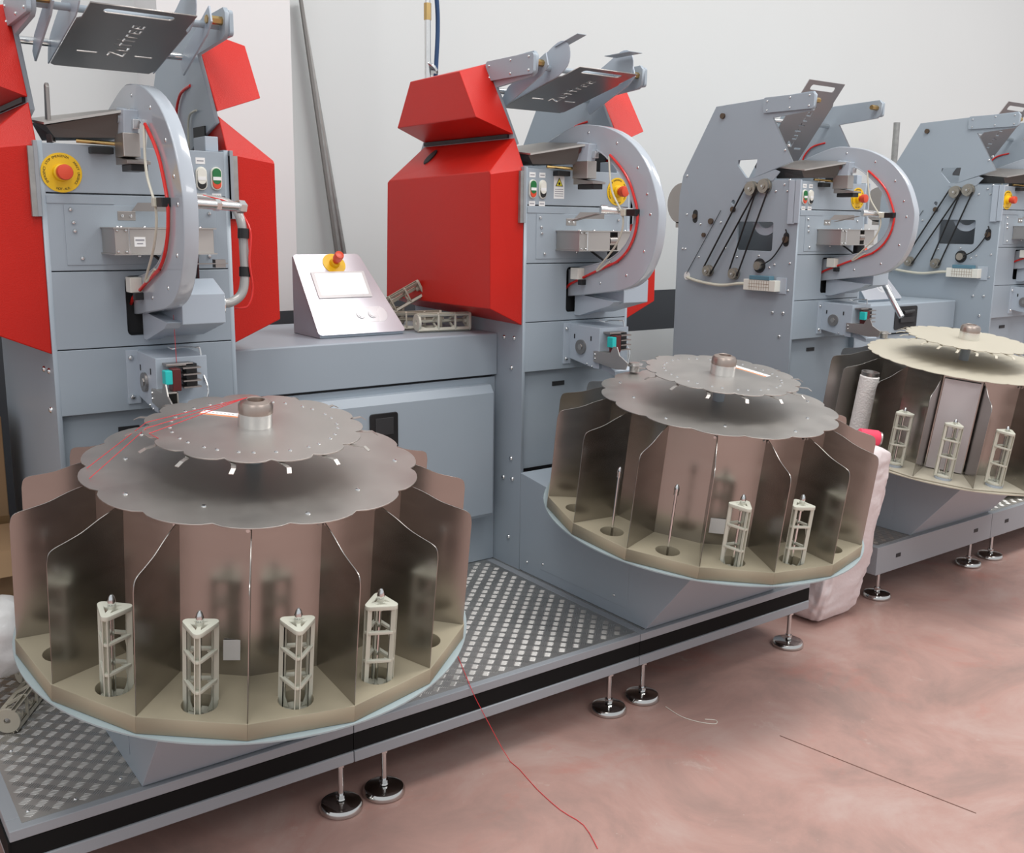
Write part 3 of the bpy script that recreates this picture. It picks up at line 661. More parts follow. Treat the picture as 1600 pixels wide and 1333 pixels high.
    fl = MB().cyl((0.412, -0.16, 1.36), (0.426, -0.16, 1.36), 0.043, n=28).build('housing_flange', CHROME, t, smooth=True)
    if tube_right:
        MB().cyl((0.30, -0.30, 1.640), (0.455, -0.245, 1.634), 0.013, n=18).cyl((0.455, -0.245, 1.634), (0.475, -0.238, 1.633), 0.0185, n=6).cyl((0.38, -0.27, 1.637), (0.395, -0.265, 1.636), 0.0165, n=6).build('aluminium_tube', ALU, t, smooth=True)
        hs = MB().tube(spline([(0.41, -0.16, 1.362), (0.455, -0.16, 1.362), (0.49, -0.158, 1.385), (0.503, -0.155, 1.43), (0.506, -0.150, 1.50), (0.503, -0.14, 1.60), (0.48, -0.10, 1.645), (0.40, -0.05, 1.66)], 6), 0.0135, 12).build('suction_hose', mat('clear_grey_hose', (0.42, 0.41, 0.40), 0.2, 0.22), t, smooth=True)
        for z in (1.435, 1.545): MB().cyl((0.504, -0.153, z), (0.506, -0.151, z + 0.028), 0.0165, n=14).build('tape', BLACK, hs, smooth=True)
        MB().tube(spline([(0.47, -0.15, 1.345), (0.505, -0.165, 1.35), (0.522, -0.165, 1.40), (0.514, -0.168, 1.48), (0.522, -0.16, 1.57), (0.49, -0.12, 1.64), (0.42, -0.07, 1.665)], 6), 0.0034, 7).build('red_hose_tube', TUBER, hs, smooth=True)
    else:
        MB().cyl((0.17, -0.235, 1.650), (0.30, -0.30, 1.640), 0.0135, n=18).cyl((0.165, -0.233, 1.650), (0.185, -0.243, 1.649), 0.0165, n=18).build('aluminium_tube', ALU, t, smooth=True)
        MB().quad((0.14, -0.10, 1.61), (0.165, -0.10, 1.61), (0.20, -0.20, 1.636), (0.175, -0.20, 1.636), 0.0015).build('tube_strap', STEELD, t)
    # trough plate from the left side up to the arch, and the head under it
    pan = MB().add([(0.02, -0.005, 1.842), (0.215, -0.115, 1.882), (0.215, 0.17, 1.900), (0.02, 0.22, 1.868), (0.02, -0.005, 1.848), (0.215, -0.115, 1.889), (0.215, 0.17, 1.907), (0.02, 0.22, 1.874)],
                   [(0, 3, 2, 1), (4, 5, 6, 7), (0, 1, 5, 4), (1, 2, 6, 5), (2, 3, 7, 6), (3, 0, 4, 7)]).build('trough', STEEL, t)
    MB().add([(0.03, 0.02, 1.842), (0.205, -0.09, 1.880), (0.205, 0.15, 1.895), (0.03, 0.2, 1.862), (0.05, 0.02, 1.812), (0.205, -0.06, 1.815), (0.205, 0.12, 1.818), (0.05, 0.18, 1.812)],
             [(0, 1, 2, 3), (7, 6, 5, 4), (0, 4, 5, 1), (1, 5, 6, 2), (2, 6, 7, 3), (3, 7, 4, 0)]).build('trough_body', mat('dark_steel', (0.13, 0.13, 0.125), 0.6, 0.4), pan)
    hd = MB().prism([(-0.125, 1.885), (-0.06, 1.895), (-0.02, 1.86), (-0.04, 1.80), (-0.115, 1.81)], 0.195, 0.234).build('head_bracket', LGREY, t, 0.002)
    MB().cyl((0.190, -0.075, 1.868), (0.236, -0.075, 1.868), 0.016, n=16).build('head_pivot', CHROME, hd, smooth=True)
    MB().box(0.19, 0.235, -0.125, -0.04, 1.762, 1.825).build('head_block', STEEL, hd, 0.002)
    MB().prism([(-0.16, 1.742), (-0.16, 1.750), (-0.05, 1.765), (-0.05, 1.742)], 0.188, 0.25).build('head_cutter', STEELD, hd, 0.001)
    MB().box(0.20, 0.245, -0.15, -0.06, 1.724, 1.742).build('head_sensor', BLACK, hd, 0.002)
    MB().box(0.215, 0.232, -0.138, -0.120, 1.835, 1.86).build('head_clamp', ALU, hd, 0.001)
    MB().box(0.13, 0.19, -0.03, 0.01, 1.772, 1.790).build('sensor_rail', BLACK, t, 0.002)
    MB().cyl((0.10, 0.0, 1.805), (0.20, -0.03, 1.800), 0.006, n=10).build('rail_pin', BRASS, t, smooth=True)
    # knotter box on the lower panel
    k = MB().prism([(0.0, 1.085), (0.0, 1.220), (-0.178, 1.216), (-0.178, 1.062), (-0.15, 1.062)], 0.227, 0.372).build('knotter_box', LGREY, t, 0.002)
    MB().box(0.195, 0.232, -0.006, 0.0, 1.064, 1.222).build('mounting_plate', LGREY, k, 0.001)
    bolts(k, [(0.208, -0.006, 1.20), (0.208, -0.006, 1.084)], 'front', 1.3)
    MB().cyl((0.2265, -0.075, 1.136), (0.219, -0.075, 1.136), 0.028, n=28).build('knotter_dial', STEELD, k, smooth=True)
    MB().cyl((0.219, -0.075, 1.136), (0.217, -0.075, 1.136), 0.012, n=6).build('dial_nut', STEEL, k)
    bolts(k, [(0.2265, v, z) for v, z in ((-0.11, 1.075), (-0.14, 1.068), (-0.165, 1.10))], 'left', 0.7)
    MB().box(0.2255, 0.2268, -0.036, -0.030, 1.165, 1.182).box(0.2255, 0.2268, -0.133, -0.127, 1.165, 1.182).build('key_hole', DARK, k)
    # steel gripper reaching out over the carousel
    gr = MB().prism([(-0.155, 1.13), (-0.155, 1.09), (-0.28, 1.075), (-0.335, 1.08), (-0.345, 1.105), (-0.30, 1.128), (-0.285, 1.158), (-0.265, 1.158), (-0.25, 1.13)], 0.218, 0.222).build('gripper_plate', STEEL, t, 0.0005)
    MB().box(0.222, 0.262, -0.255, -0.165, 1.126, 1.130).box(0.222, 0.258, -0.26, -0.17, 1.088, 1.092).box(0.258, 0.262, -0.255, -0.165, 1.09, 1.13).build('gripper_body', STEEL, gr, 0.0005)
    bolts(gr, [(0.218, -0.165, 1.118), (0.218, -0.165, 1.102)], 'left', 0.7)
    MB().prism([(0.262, -0.32)] + [(0.262 + 0.032 * math.sin(R(a)), -0.335 - 0.032 * math.cos(R(a)) + 0.0) for a in range(-90, 181, 18)] + [(0.235, -0.30)], 1.094, 1.099, 'z').build('gripper_lip', ALU, gr)
    MB().cyl((0.262, -0.335, 1.070), (0.262, -0.335, 1.094), 0.018, n=16).cyl((0.262, -0.335, 1.099), (0.262, -0.335, 1.104), 0.020, n=20).build('gripper_knob', STEEL, gr, smooth=True)
    MB().box(0.232, 0.252, -0.245, -0.215, 1.150, 1.188).build('sensor_face', CYAN, gr, 0.002)
    MB().box(0.252, 0.276, -0.243, -0.205, 1.130, 1.192).build('sensor_body', MAROON, gr, 0.002)
    for i in range(4): MB().box(0.285, 0.335, -0.235, -0.18, 1.135 + i * 0.018, 1.139 + i * 0.018).build('gripper_blade', STEELD, gr)
    MB().box(0.30, 0.33, -0.215, -0.18, 1.135, 1.20).build('gripper_core', BLACK, gr)
    MB().box(0.245, 0.32, -0.215, -0.178, 1.196, 1.203).build('gripper_cap', STEELD, gr, 0.001)
    MB().prism([(-0.178, 1.062), (-0.255, 1.045), (-0.255, 1.062), (-0.178, 1.092)], 0.24, 0.33).build('gripper_foot', LGREY, gr, 0.001)
    MB().tube(spline([(0.285, -0.11, 1.238), (0.292, -0.13, 1.233), (0.31, -0.14, 1.238), (0.345, -0.16, 1.238), (0.358, -0.165, 1.232), (0.360, -0.172, 1.17), (0.366, -0.195, 1.12), (0.355, -0.20, 1.08)], 6), 0.0026, 7).build('wire_guide', CHROME, t, smooth=True)
    # tray hung between the arms
    if tray_up: b0, f0 = Vector((0, 0.40, 1.872)), Vector((0, 0.10, 2.275))
    else: b0, f0 = Vector((0, 0.30, 2.040)), Vector((0, -0.15, 2.142))
    ln = (f0 - b0).length; ey = (f0 - b0).normalized(); ex = Vector((1, 0, 0)); ez = ex.cross(ey)
    Mt = Matrix(((ex.x, ey.x, ez.x, 0.135 if tray_up else 0.112), (ex.y, ey.y, ez.y, b0.y), (ex.z, ey.z, ez.z, b0.z), (0, 0, 0, 1)))
    tw = 0.296
    outline = [(0, 0.01), (0.012, 0.0), (tw - 0.012, 0.0), (tw, 0.03), (tw, ln - 0.12), (tw - 0.01, ln - 0.10), (tw - 0.01, ln), (0.01, ln), (0.01, ln - 0.10), (0, ln - 0.11)]
    holes = [rrect(0.05, 0.235, ln - 0.05, ln - 0.022, 0.012), rrect(0.045, 0.105, 0.125, 0.137, 0.0055), rrect(0.205, 0.26, 0.125, 0.137, 0.0055)]
    holes += stencil('Zuttree', 0.180, ln * 0.5 - 0.115, 0.050)
    tr = obj('tray', plate_mesh(outline, holes, 0.003, Mt, 0.0004), STEELD if not tray_up else mat('plain_grey_sheet', (0.30, 0.29, 0.295), 0.2, 0.35), t)
    # rolled guide flange along the tray and cross rods
    if not tray_up:
        for xx in (0.106, 0.409):
            prof = [(0.30, 2.040)] + spline([(0.30, 2.045), (0.275, 2.095), (0.20, 2.135), (0.05, 2.195), (-0.04, 2.235), (-0.09, 2.232), (-0.112, 2.195), (-0.10, 2.150), (-0.05, 2.120)], 3)
            MB().prism(prof, xx, xx + 0.004).build('guide_flange', LGREY, t, 0.001)
        MB().quad((0.10, -0.03, 2.222), (0.14, -0.03, 2.222), (0.14, -0.16, 2.25), (0.10, -0.16, 2.25), 0.002).build('guide_tongue', GREY, t)
        MB().quad((0.34, -0.03, 2.215), (0.40, -0.03, 2.215), (0.40, -0.17, 2.215), (0.34, -0.17, 2.215), 0.002).build('guide_tongue', GREY, t)
    MB().cyl((0.012, 0.25, 2.092), (W_ - 0.012, 0.25, 2.092), 0.011, n=14).build('cross_rod', CHROME, t, smooth=True)
    if not tray_up: MB().cyl((0.012, 0.0, 2.150), (W_ - 0.012, 0.0, 2.150), 0.010, n=14).build('cross_rod', GREY, t, smooth=True)
    for xa, xb in ((0.012, 0.06), (W_ - 0.06, W_ - 0.012)): MB().cyl((xa, -0.03, 2.160), (xb, -0.03, 2.160), 0.012, n=6).build('brass_nut', BRASS, t)
    for xx in (() if tray_up else (0.05, W_ - 0.056)):
        MB().prism([(0.22, 2.06), (0.18, 2.10), (-0.045, 2.195), (-0.06, 2.15), (-0.02, 2.12), (0.20, 2.03)], xx, xx + 0.006).build('tray_hanger', LGREY, t, 0.001)
    if estop_left and covers: MB().prism([(0.10, 1.80), (0.10, 1.86), (0.085, 1.955), (0.072, 1.96), (0.065, 1.95), (0.07, 1.86), (0.03, 1.80)], 0.045, 0.055).build('lever', STEELD, t, 0.002)
    # right inner plate details
    MB().tube(spline([(W_ - 0.014, 0.26, 2.01), (W_ - 0.02, 0.34, 1.99), (W_ - 0.02, 0.39, 1.93), (W_ - 0.02, 0.37, 1.87)], 6), 0.0045, 8).build('red_plate_tube', TUBER, t, smooth=True)
    MB().tube(spline([(W_ - 0.02, 0.20, 1.93), (W_ - 0.02, 0.26, 1.92), (W_ - 0.02, 0.28, 1.88), (W_ - 0.02, 0.28, 1.80)], 6), 0.0035, 8).build('pale_plate_tube', TUBEC, t, smooth=True)
    MB().box(W_ - 0.018, W_ - 0.012, 0.14, 0.24, 1.80, 1.88).build('plate_opening', DARK, t)
    MB().box(W_ - 0.06, W_ - 0.02, 0.02, 0.12, 1.796, 1.84).build('corner_block', LGREY, t, 0.002)
    if covers:
        side_cover(t, -1); side_cover(t, 1)
    if bare:
        # belts, pulleys and valve block on the open side
        pul = [(0.28, 1.765), (0.20, 1.775), (0.54, 1.352), (0.364, 1.345)]
        for i, (v, z) in enumerate(pul):
            p = MB().cyl((-0.014, v, z), (-0.002, v, z), 0.036 if i < 2 else 0.030, n=24).cyl((-0.030, v, z), (-0.014, v, z), 0.033 if i < 2 else 0.027, n=24).cyl((-0.034, v, z), (-0.030, v, z), 0.015, n=12).build('pulley', mat('pulley_steel', (0.40, 0.37, 0.32), 0.9, 0.35), t, smooth=True)
            MB().cyl((-0.037, v, z), (-0.034, v, z), 0.006, n=6).build('pulley_nut', CHROME, p)
        for (a, b) in ((0, 2), (1, 3)):
            for sgn in (-1, 1):
                va, za = pul[a]; vb, zb = pul[b]
                d = Vector((vb - va, zb - za)).normalized(); nn = Vector((-d[1], d[0])) * sgn
                MB().tube([(-0.022, va + nn[0] * 0.034, za + nn[1] * 0.034), (-0.022, vb + nn[0] * 0.029, zb + nn[1] * 0.029)], 0.0045, 6).build('drive_belt', RUBBER, t)
        MB().tube([(-0.006, 0.48, 1.66), (-0.006, 0.70, 1.33)], 0.0016, 5).build('tension_cord', RUBBER, t)
        vb_ = MB().box(-0.045, -0.004, 0.075, 0.272, 1.272, 1.325).build('valve_block', IVORY, t, 0.002)
        MB().box(-0.048, -0.01, 0.11, 0.235, 1.325, 1.345).build('valve_top', BLUEP, vb_, 0.002)
        mb = MB()
        for i in range(9): mb.box(-0.0462, -0.045, 0.112 + i * 0.015, 0.1135 + i * 0.015, 1.276, 1.321)
        for z in (1.29, 1.305): mb.box(-0.0462, -0.045, 0.112, 0.24, z, z + 0.0015)
        mb.build('valve_joints', mat('joint_brown', (0.35, 0.27, 0.2)), vb_)
        MB().box(-0.006, 0.0, 0.04, 0.10, 1.262, 1.34).build('valve_plate', LGREY, t, 0.001)
        MB().tube(spline([(-0.012, 0.69, 1.312), (-0.02, 0.60, 1.295), (-0.02, 0.45, 1.283), (-0.02, 0.33, 1.297), (-0.02, 0.27, 1.30)], 6), 0.008, 8).build('cable_bundle', TUBEC, t, smooth=True)
        MB().prism(circ(0.70, 1.318, 0.022, 16), -0.002, 0.0).build('cable_hole', WHITE, t)
        MB().cyl((-0.004, 0.212, 1.392), (0.0, 0.212, 1.392), 0.036, n=24).build('port_hole', DARK, t)
        MB().cyl((-0.03, 0.207, 1.392), (-0.004, 0.207, 1.392), 0.021, n=20).cyl((-0.031, 0.207, 1.392), (-0.03, 0.207, 1.392), 0.012, n=14).build('port_fitting', mat('pulley_steel', (0.40, 0.37, 0.32)), t, smooth=True)
        for v, z, r in ((0.50, 2.125, 0.014), (0.66, 1.63, 0.013), (0.545, 1.605, 0.015), (0.59, 1.535, 0.011), (0.40, 1.665, 0.014), (0.06, 1.522, 0.016)):
            MB().cyl((-0.012, v, z), (-0.001, v, z), r, n=16).build('bearing', mat('bearing_brown', (0.12, 0.085, 0.06), 0.6, 0.4), t, smooth=True)
        for v, z in ((0.66, 1.63), (0.06, 1.522)): MB().prism(oval(v, z, 0.017, 0.034), -0.002, -0.0005).build('slot_hole', DARK, t)
        MB().tube(spline([(-0.01, 0.06, 1.57), (-0.01, 0.055, 1.55), (-0.012, 0.075, 1.50), (-0.012, 0.13, 1.43), (-0.02, 0.19, 1.395)], 6), 0.0035, 7).build('sensor_cable', BLACK, t, smooth=True)
        bolts(t, [(0, v, z) for v, z in ((0.22, 1.44), (0.12, 1.40), (0.15, 1.385), (0.62, 1.42), (0.03, 1.41), (0.03, 1.28), (0.44, 1.47), (0.36, 1.43), (0.14, 1.75), (0.09, 1.78), (0.07, 1.75), (0.06, 1.80), (0.08, 1.96), (0.10, 1.94), (0.72, 1.64), (0.74, 1.46), (0.72, 1.46), (0.62, 1.59), (0.48, 1.60), (0.73, 1.84))], 'left', 1.1)
        MB().box(-0.012, -0.001, 0.015, 0.055, 1.595, 1.80).build('corner_strip', LGREY, t, 0.002)
        MB().prism([(0.33, 1.803), (0.15, 1.852), (0.12, 1.84), (0.16, 1.80), (0.30, 1.79)], -0.004, 0.0).build('pulley_plate', GREY, t)
        MB().prism(spline([(0.30, 1.60), (0.26, 1.55), (0.20, 1.54), (0.15, 1.57), (0.145, 1.60)], 4) + spline([(0.16, 1.60), (0.20, 1.575), (0.24, 1.58), (0.27, 1.605)], 4), 0.03, 0.04).build('inner_bracket', LGREY, t)
        MB().box(0.10, 0.14, 0.80, 0.90, 1.57, 1.60).cyl((0.10, 0.86, 1.70), (0.16, 0.86, 1.70), 0.11, n=28).build('rear_drum', STEELD, t, smooth=True)
    return t
machine('grey textile machine with red side covers at the left edge of the photo', (0.60, 2.98, 0), True, True, False, False, True, splicer_label=True)
machine('grey textile machine with red side covers, second in the row, warning label on its front', (2.236, 2.98, 0), True, False, False, False, False, warn=True)
m3 = machine('grey textile machine with bare belts and pulleys on its side, third in the row', (3.93, 3.08, 0.015), False, False, True, True, False)
machine('grey textile machine with bare belts, cut off by the right edge of the photo', (5.665, 3.03, 0.045), False, True, True, True, False)
# ---------------------------------------------------------------- desks between the machines
def desk(label, x0, x1, yo, door=True, opening=False):
    t = thing('machine_desk', label, 'cabinet', (0, yo, 0), group='cabinets between the machines')
    MB().prism([(0.0, 1.018), (0.0, 1.176), (0.006, 1.180), (0.70, 1.180), (0.70, 1.018)], x0, x1).build('upper_housing', GREY, t, 0.002)
    MB().box(x0, x1, 0.012, 0.70, 0.264, 1.008).build('cabinet_body', GREY, t, 0.002)
    MB().box(x0 + 0.01, x1 - 0.01, 0.02, 0.69, 1.008, 1.018).build('shadow_gap', DARK, t)
    if door:
        d = MB().prism([(0.012, 0.46), (-0.035, 0.46), (-0.045, 0.475), (-0.045, 0.955), (-0.025, 0.985), (0.012, 0.985)], x0 + 0.09, x1 - 0.045).build('door', GREY, t, 0.003)
        l = MB().prism(rrect(x0 + 0.521, x0 + 0.635, 0.79, 0.925, 0.010), -0.051, -0.045, 'y').build('latch', BLACK, d, 0.002)
        MB().box(x0 + 0.541, x0 + 0.615, -0.0535, -0.051, 0.845, 0.908).build('latch_flap', mat('soft_black', (0.03, 0.03, 0.032)), l, 0.002)
    if opening:
        o = MB().prism(rrect(5.035, 5.25, 1.035, 1.165, 0.015), -0.004, 0.0, 'y').build('opening', DARK, t)
        MB().box(5.08, 5.22, -0.012, -0.004, 1.075, 1.105).cyl((5.10, -0.012, 1.13), (5.20, -0.012, 1.135), 0.012, n=10).build('opening_parts', mat('soft_black', (0.03, 0.03, 0.032)), o)
    bolts(t, [(x0 + 0.03, 0.0, 1.07)], 'front', 0.8)
    return t
desk('grey cabinet between the two red machines, door with a black latch', 1.127, 2.234, 3.14)
desk('grey cabinet with a dark opening between the two bare machines', 4.457, 5.650, 3.24, False, True)
def console(label, loc, w, screen=True):
    t = thing('control_console', label, 'console', loc, group='control consoles on the cabinets')
    # local: x along the row, y depth (0 front), z up
    prof = [(0.0, 0.0), (0.0, 0.012), (0.205, 0.285), (0.225, 0.285), (0.225, 0.0)]
    bd = MB().prism(prof, 0, w); bd.v = [(x - (0.085 * z / 0.285 if x > 0.1 else 0), y, z) for x, y, z in bd.v]; bd.build('body', GREY, t, 0.002)
    a = math.atan2(0.273, 0.205); ln = math.hypot(0.273, 0.205)
    M = Matrix.Translation((0, 0, 0.012)) @ Matrix.Rotation(a, 4, 'X')   # x along, y up the slope, z out of the face
    f = obj('face_plate', plate_mesh([(x - (0.085 * max(0, y) / ln if x > 0.1 else 0), y) for x, y in rrect(-0.006, w + 0.006, -0.004, ln + 0.006, 0.014)], [], 0.004, M @ Matrix.Translation((0, 0, 0.003)), 0.0006), SILV, t)
    fr = MB().prism(rrect(0.040, w - 0.085, ln * 0.44, ln * 0.78, 0.004), 0.005, 0.010, 'z').xf(M).build('screen_frame', mat('pale_frame', (0.70, 0.70, 0.70), 0.0, 0.3), f, 0.001)
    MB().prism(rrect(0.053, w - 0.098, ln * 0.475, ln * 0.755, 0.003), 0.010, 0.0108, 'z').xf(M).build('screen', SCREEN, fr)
    MB().prism(rrect(w * 0.46, w * 0.86, ln * 0.12, ln * 0.32, ln * 0.095, 8), 0.005, 0.0062, 'z').xf(M).build('button_field', mat('button_field', (0.72, 0.72, 0.74), 0.2, 0.25), f, 0.0005)
    for k, xx in enumerate((w * 0.54, w * 0.68)):
        MB().cyl((xx, ln * 0.22, 0.006), (xx, ln * 0.22, 0.010), 0.017, n=24).cyl((xx, ln * 0.22, 0.010), (xx, ln * 0.22, 0.0115), 0.013, n=24).xf(M).build('round_button', mat('button_field', (0.72, 0.72, 0.74)), f, smooth=True)
    emergency_stop(t, 0, 0, 0, 0.7, M @ Matrix.Translation((w * 0.43, ln * 0.885, 0.005)) @ Matrix.Diagonal((0.85, 0.85, 1.25, 1)), False)
    return t
console('silver sloped control console with screen and red stop button, on the near cabinet', (1.555, 3.285, 1.181), 0.345)
k3 = console('pale control console seen side-on, on the cabinet between the bare machines', (4.99, 3.40, 1.181), 0.34)
# slanting suction pipe of the third machine
sp_ = MB().cyl((0.455, -0.15, 1.363), (0.450, -0.30, 1.16), 0.014, n=14).build('suction_pipe', ALU, m3, smooth=True)
MB().cyl((0.4555, -0.135, 1.383), (0.4545, -0.165, 1.343), 0.0175, n=14).build('black_cuff', BLACK, sp_, smooth=True)
# ---------------------------------------------------------------- cages on the cabinet
gd = 'loose cages piled on the near cabinet'
cage('pale cage lying in front of the pile, right of the control console', (1.965, 3.30, 1.181 + 0.038), (R(90), 0, R(82)), gd, CP)
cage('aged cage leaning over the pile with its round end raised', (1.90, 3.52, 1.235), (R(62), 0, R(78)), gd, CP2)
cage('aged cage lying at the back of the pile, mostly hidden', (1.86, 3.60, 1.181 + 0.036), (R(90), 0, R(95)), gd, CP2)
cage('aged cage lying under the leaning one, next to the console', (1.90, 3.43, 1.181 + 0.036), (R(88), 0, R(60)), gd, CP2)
# ---------------------------------------------------------------- left corner: box, bag, cages
b = thing('cardboard_box', 'brown cardboard box standing behind the plastic bag at the left edge', 'box', (0.40, 3.30, 0.264))
MB().box(-0.14, 0.14, -0.14, 0.16, 0, 0.36).build('carton', CARD, b, 0.003)
MB().quad((-0.14, -0.14, 0.36), (0.14, -0.14, 0.36), (0.14, -0.20, 0.30), (-0.14, -0.20, 0.30), 0.004).build('flap', CARD, b)
b2 = thing('cardboard_box', 'tall brown carton beside the left machine, behind the other box', 'box', (0.34, 3.68, 0.264))
MB().box(-0.2, 0.20, -0.16, 0.16, 0, 0.70).build('carton', CARD, b2, 0.003)
MB().box(-0.2, 0.20, -0.162, -0.16, 0.33, 0.37).build('tape', mat('brown_tape', (0.22, 0.13, 0.06), 0, 0.3), b2)
def blob(name, m, loc, sx, sy, sz, seed, amp, parent=None, n=(40, 26), sup=0.6, lean=(0, 0), box=False):
    rnd = random.Random(seed); ph = [rnd.uniform(0, 6.28) for _ in range(12)]
    vs = []; nu, nv = n
    def sg(x): return math.copysign(abs(x) ** sup, x)
    for j in range(nv + 1):
        v = -math.pi / 2 + math.pi * j / nv
        for i in range(nu):
            u = 2 * math.pi * i / nu
            x, y, z = sg(math.cos(v)) * sg(math.cos(u)), sg(math.cos(v)) * sg(math.sin(u)), sg(math.sin(v))
            d = 1 + amp * (math.sin(5 * u + 3 * z + ph[0]) * 0.5 + math.sin(9 * z + 2 * math.sin(2 * u + ph[4]) + ph[1]) * 0.6 + math.sin(11 * u - 7 * z + ph[2]) * 0.3 + math.sin(17 * z + 6 * u + ph[3]) * 0.22)
            if box:
                q = Vector((x * 2.0, y * 2.0, z * 3.0)); d += 0.06 * mnoise.noise(q * 2.2) + 0.045 * mnoise.noise(Vector((q.x * 2.5, q.y * 2.5, q.z * 6.0)) + Vector((9, 3, 1)))
            zz = (z + 1) / 2
            if box: zz = max(0.0, min(1.0, (math.copysign(abs(math.sin(v)) ** 0.45, v) + 1) / 2))
            vs.append((x * sx * d + lean[0] * zz, y * sy * d + lean[1] * zz, zz * sz))
    fs = [(j * nu + i, j * nu + (i + 1) % nu, (j + 1) * nu + (i + 1) % nu, (j + 1) * nu + i) for j in range(nv) for i in range(nu)]
    mb = MB(); mb.add(vs, fs); o = mb.build(name, m, parent, smooth=True); o.location = loc; return o
tag(blob('plastic_bag', PLASTIC, (0.40, 2.93, 0.345), 0.085, 0.10, 0.22, 3, 0.06, sup=0.8), 'crumpled white plastic bag at the left edge, on the loose cages', 'bag')
gl = 'loose cages at the left edge'
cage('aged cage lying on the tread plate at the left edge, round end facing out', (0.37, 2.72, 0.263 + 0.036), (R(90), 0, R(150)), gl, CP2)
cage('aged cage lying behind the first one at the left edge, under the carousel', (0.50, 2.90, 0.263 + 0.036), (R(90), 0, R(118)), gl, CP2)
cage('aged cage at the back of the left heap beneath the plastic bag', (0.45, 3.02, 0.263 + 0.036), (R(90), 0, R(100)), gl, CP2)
# ---------------------------------------------------------------- sack, cone, tube by the platforms
sk = blob('woven_sack', SACK, (3.395, 2.45, 0.0), 0.150, 0.13, 0.74, 11, 0.045, n=(100, 80), sup=0.3, lean=(0.02, -0.10), box=True)
tag(sk, 'white woven sack standing on the floor between the two platforms', 'sack')
cn = thing('yarn_cone', 'pink yarn cone with a dark tube end, lying on top of the white sack', 'yarn cone', (3.515, 2.33, 0.762), Vector((0.75, -0.60, -0.12)).to_track_quat('Z', 'Y').to_euler()); cn.scale = (0.8, 0.8, 0.8)
MB().lathe([(0.030, -0.06), (0.040, -0.05), (0.042, 0.04), (0.036, 0.05)], n=28).build('yarn', PINK, cn, smooth=True)
MB().lathe([(0.036, 0.05), (0.037, 0.058), (0.031, 0.058), (0.030, 0.045), (0.004, 0.045)], n=28).build('tube_end', STEELD, cn, smooth=True)
pt = car_pt(CL3, 0.49, 164, 0.012)
yt = thing('yarn_tube', 'tall white yarn tube with a dark rim standing in the third carousel', 'yarn tube', pt, (TH, 0, 0), None)
MB().lathe([(0.042, 0.0), (0.043, 0.02), (0.040, 0.33), (0.036, 0.335)], n=28).build('winding', mat('white_yarn', (0.80, 0.77, 0.74), 0, 0.8, 0.05, 30, 0.8, 120), yt, smooth=True)
MB().lathe([(0.030, 0.33), (0.037, 0.335), (0.037, 0.35), (0.031, 0.35), (0.028, 0.335)], n=28).build('rim', STEELD, yt, smooth=True)
tag(blob('cloth_bundle', mat('cream_cloth', (0.62, 0.58, 0.47), 0, 0.8, 0.1, 20, 0.6, 40), (5.05, 2.55, 0.264), 0.20, 0.16, 0.10, 5, 0.08), 'cream crumpled bundle on the platform at the right edge', 'bundle')
# ---------------------------------------------------------------- wall things
br = 'metal bars leaning behind the pillar'
for i, lb in enumerate(('thin bright metal bar leaning on the wall, outermost right of the bundle', 'dull metal bar in the leaning bundle, next to the outermost', 'grey metal bar in the leaning bundle, third from the right', 'dark bar of the leaning bundle closest to the pillar')):
    o = MB(); y = 4.47 - 0.012 * i; d = 0.024 * i
    o.prism(rrect(-0.009, 0.009, -0.007, 0.007, 0.002, 2), 0, 2.62, 'z')
    ob = o.build('metal_bar', (GALV, STEELD, GALV, mat('dark_bar', (0.22, 0.21, 0.20), 0.5, 0.5))[i]); tag(ob, lb, 'metal bar', br)
    tp = Vector((2.075 - 0.007 * i, y, 2.50)); bt = Vector((2.49 - d * 1.55, y - 0.03, 0.0))
    ob.location = bt; ob.rotation_euler = (tp - bt).to_track_quat('Z', 'Y').to_euler()
cd = thing('air_drop_pipe', 'galvanised air pipe dropping from above behind the second red machine', 'pipe', (2.40, 3.92, 0))
MB().cyl((0, 0, 2.15), (0, 0, 2.46), 0.014, n=12).build('pipe', ALU, cd, smooth=True)
MB().cyl((0, 0, 2.46), (0, 0, 2.53), 0.017, n=6).build('brass_fitting', BRASS, cd)
MB().cyl((0, 0, 2.53), (0.005, 0, 3.2), 0.012, n=12).build('upper_pipe', ALU, cd, smooth=True)
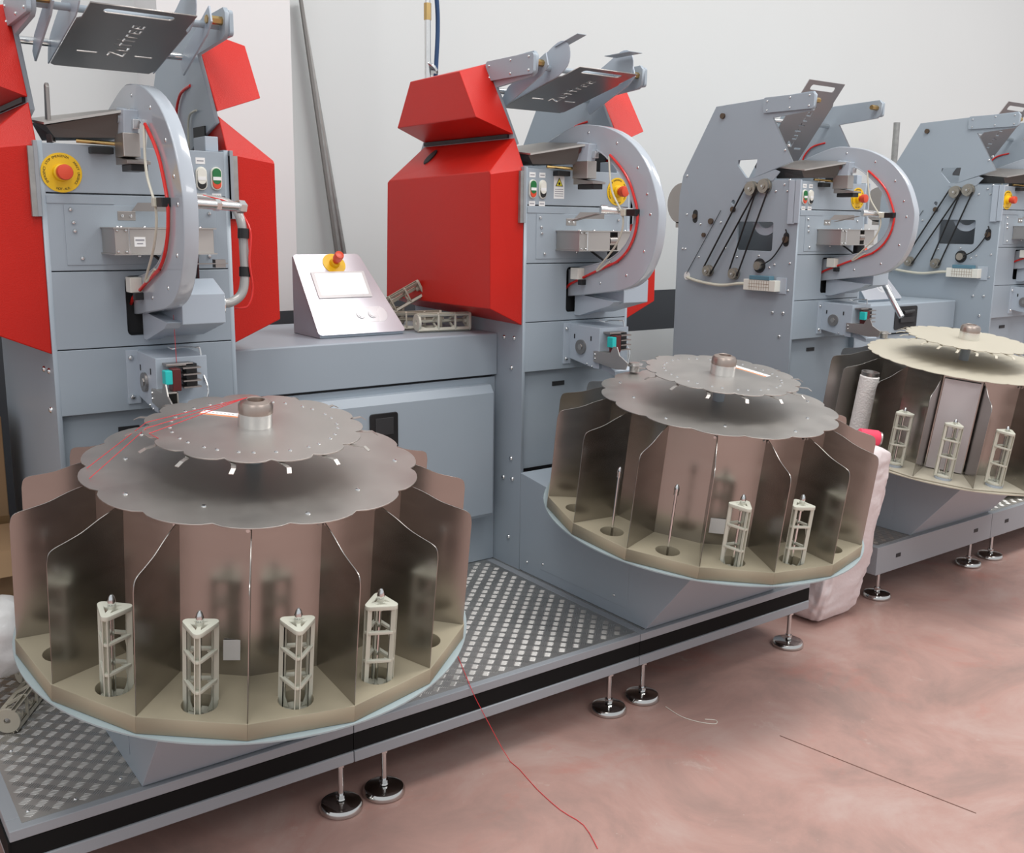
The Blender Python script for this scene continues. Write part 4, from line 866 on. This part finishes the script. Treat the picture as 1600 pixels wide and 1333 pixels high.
MB().tube(spline([(0.03, -0.01, 2.12), (0.035, -0.01, 2.25), (0.045, -0.01, 2.42), (0.04, -0.01, 2.55), (0.02, 0, 2.75), (0.02, 0, 3.2)], 6), 0.010, 8).build('blue_hose', BLUEH, cd, smooth=True)
MB().cyl((0.012, -0.005, 2.255), (0.02, -0.005, 2.262), 0.034, n=12).build('cable_tie', CHROME, cd)
pl = MB().cyl((6.54, 4.3, 0.0), (6.51, 4.3, 2.33), 0.022, n=14).build('metal_post', GALV, smooth=True)
tag(pl, 'thin grey metal post against the wall between the two bare machines', 'post')
# ---------------------------------------------------------------- threads
def thread(name, label, pts, r, m, cat='thread', k=6):
    o = MB().tube([(q[0], q[1], max(q[2], 0.0015)) for q in spline(pts, k)], r, 5).build(name, m, smooth=True); return tag(o, label, cat)
def fp(x, y, z=0.002): return (x, y, z)
thread('red_thread', 'red thread hanging off the platform edge and running over the floor', [(1.62, 2.49, 0.2655), (1.603, 2.451, 0.2655), (1.515, 2.246, 0.2655), (1.530, 2.2445, 0.230), (1.551, 2.2440, 0.188), (1.575, 2.242, 0.140), (1.640, 2.215, 0.002), (1.615, 2.05, 0.002), (1.605, 1.93, 0.002), (1.612, 1.84, 0.002), (1.575, 1.74, 0.002)], 0.0011, REDTH, 'thread', 3)
thread('yarn_end', 'short white yarn end lying on the red floor', [fp(2.276, 2.197), fp(2.27, 2.12), fp(2.29, 2.06), fp(2.325, 2.02), fp(2.345, 2.035), fp(2.32, 2.06)], 0.0013, WTH)
h1 = car_pt(CL1, 0.02, 160, 0.578)
for i, (d0, hh) in enumerate(((176, 0.416), (166, 0.416), (185, 0.51))):
    p = car_pt(CL1, 0.38 if i < 2 else 0.24, d0, hh); q = car_pt(CL1, 0.25, d0 - 8, 0.512)
    thread('red_thread', ('red thread strung from the near carousel hub to its lower disc, front one', 'red thread strung from the near carousel hub to its lower disc, rear one', 'short red thread across the upper disc of the near carousel')[i], [tuple(p), tuple(q), tuple(h1)], 0.0009, REDTH, 'thread', 1)
thread('red_thread', 'red thread hanging straight from the arch to the knotter of the left machine', [(0.883, 2.80, 1.335), (0.885, 2.80, 1.20)], 0.0008, REDTH, 'thread', 2)
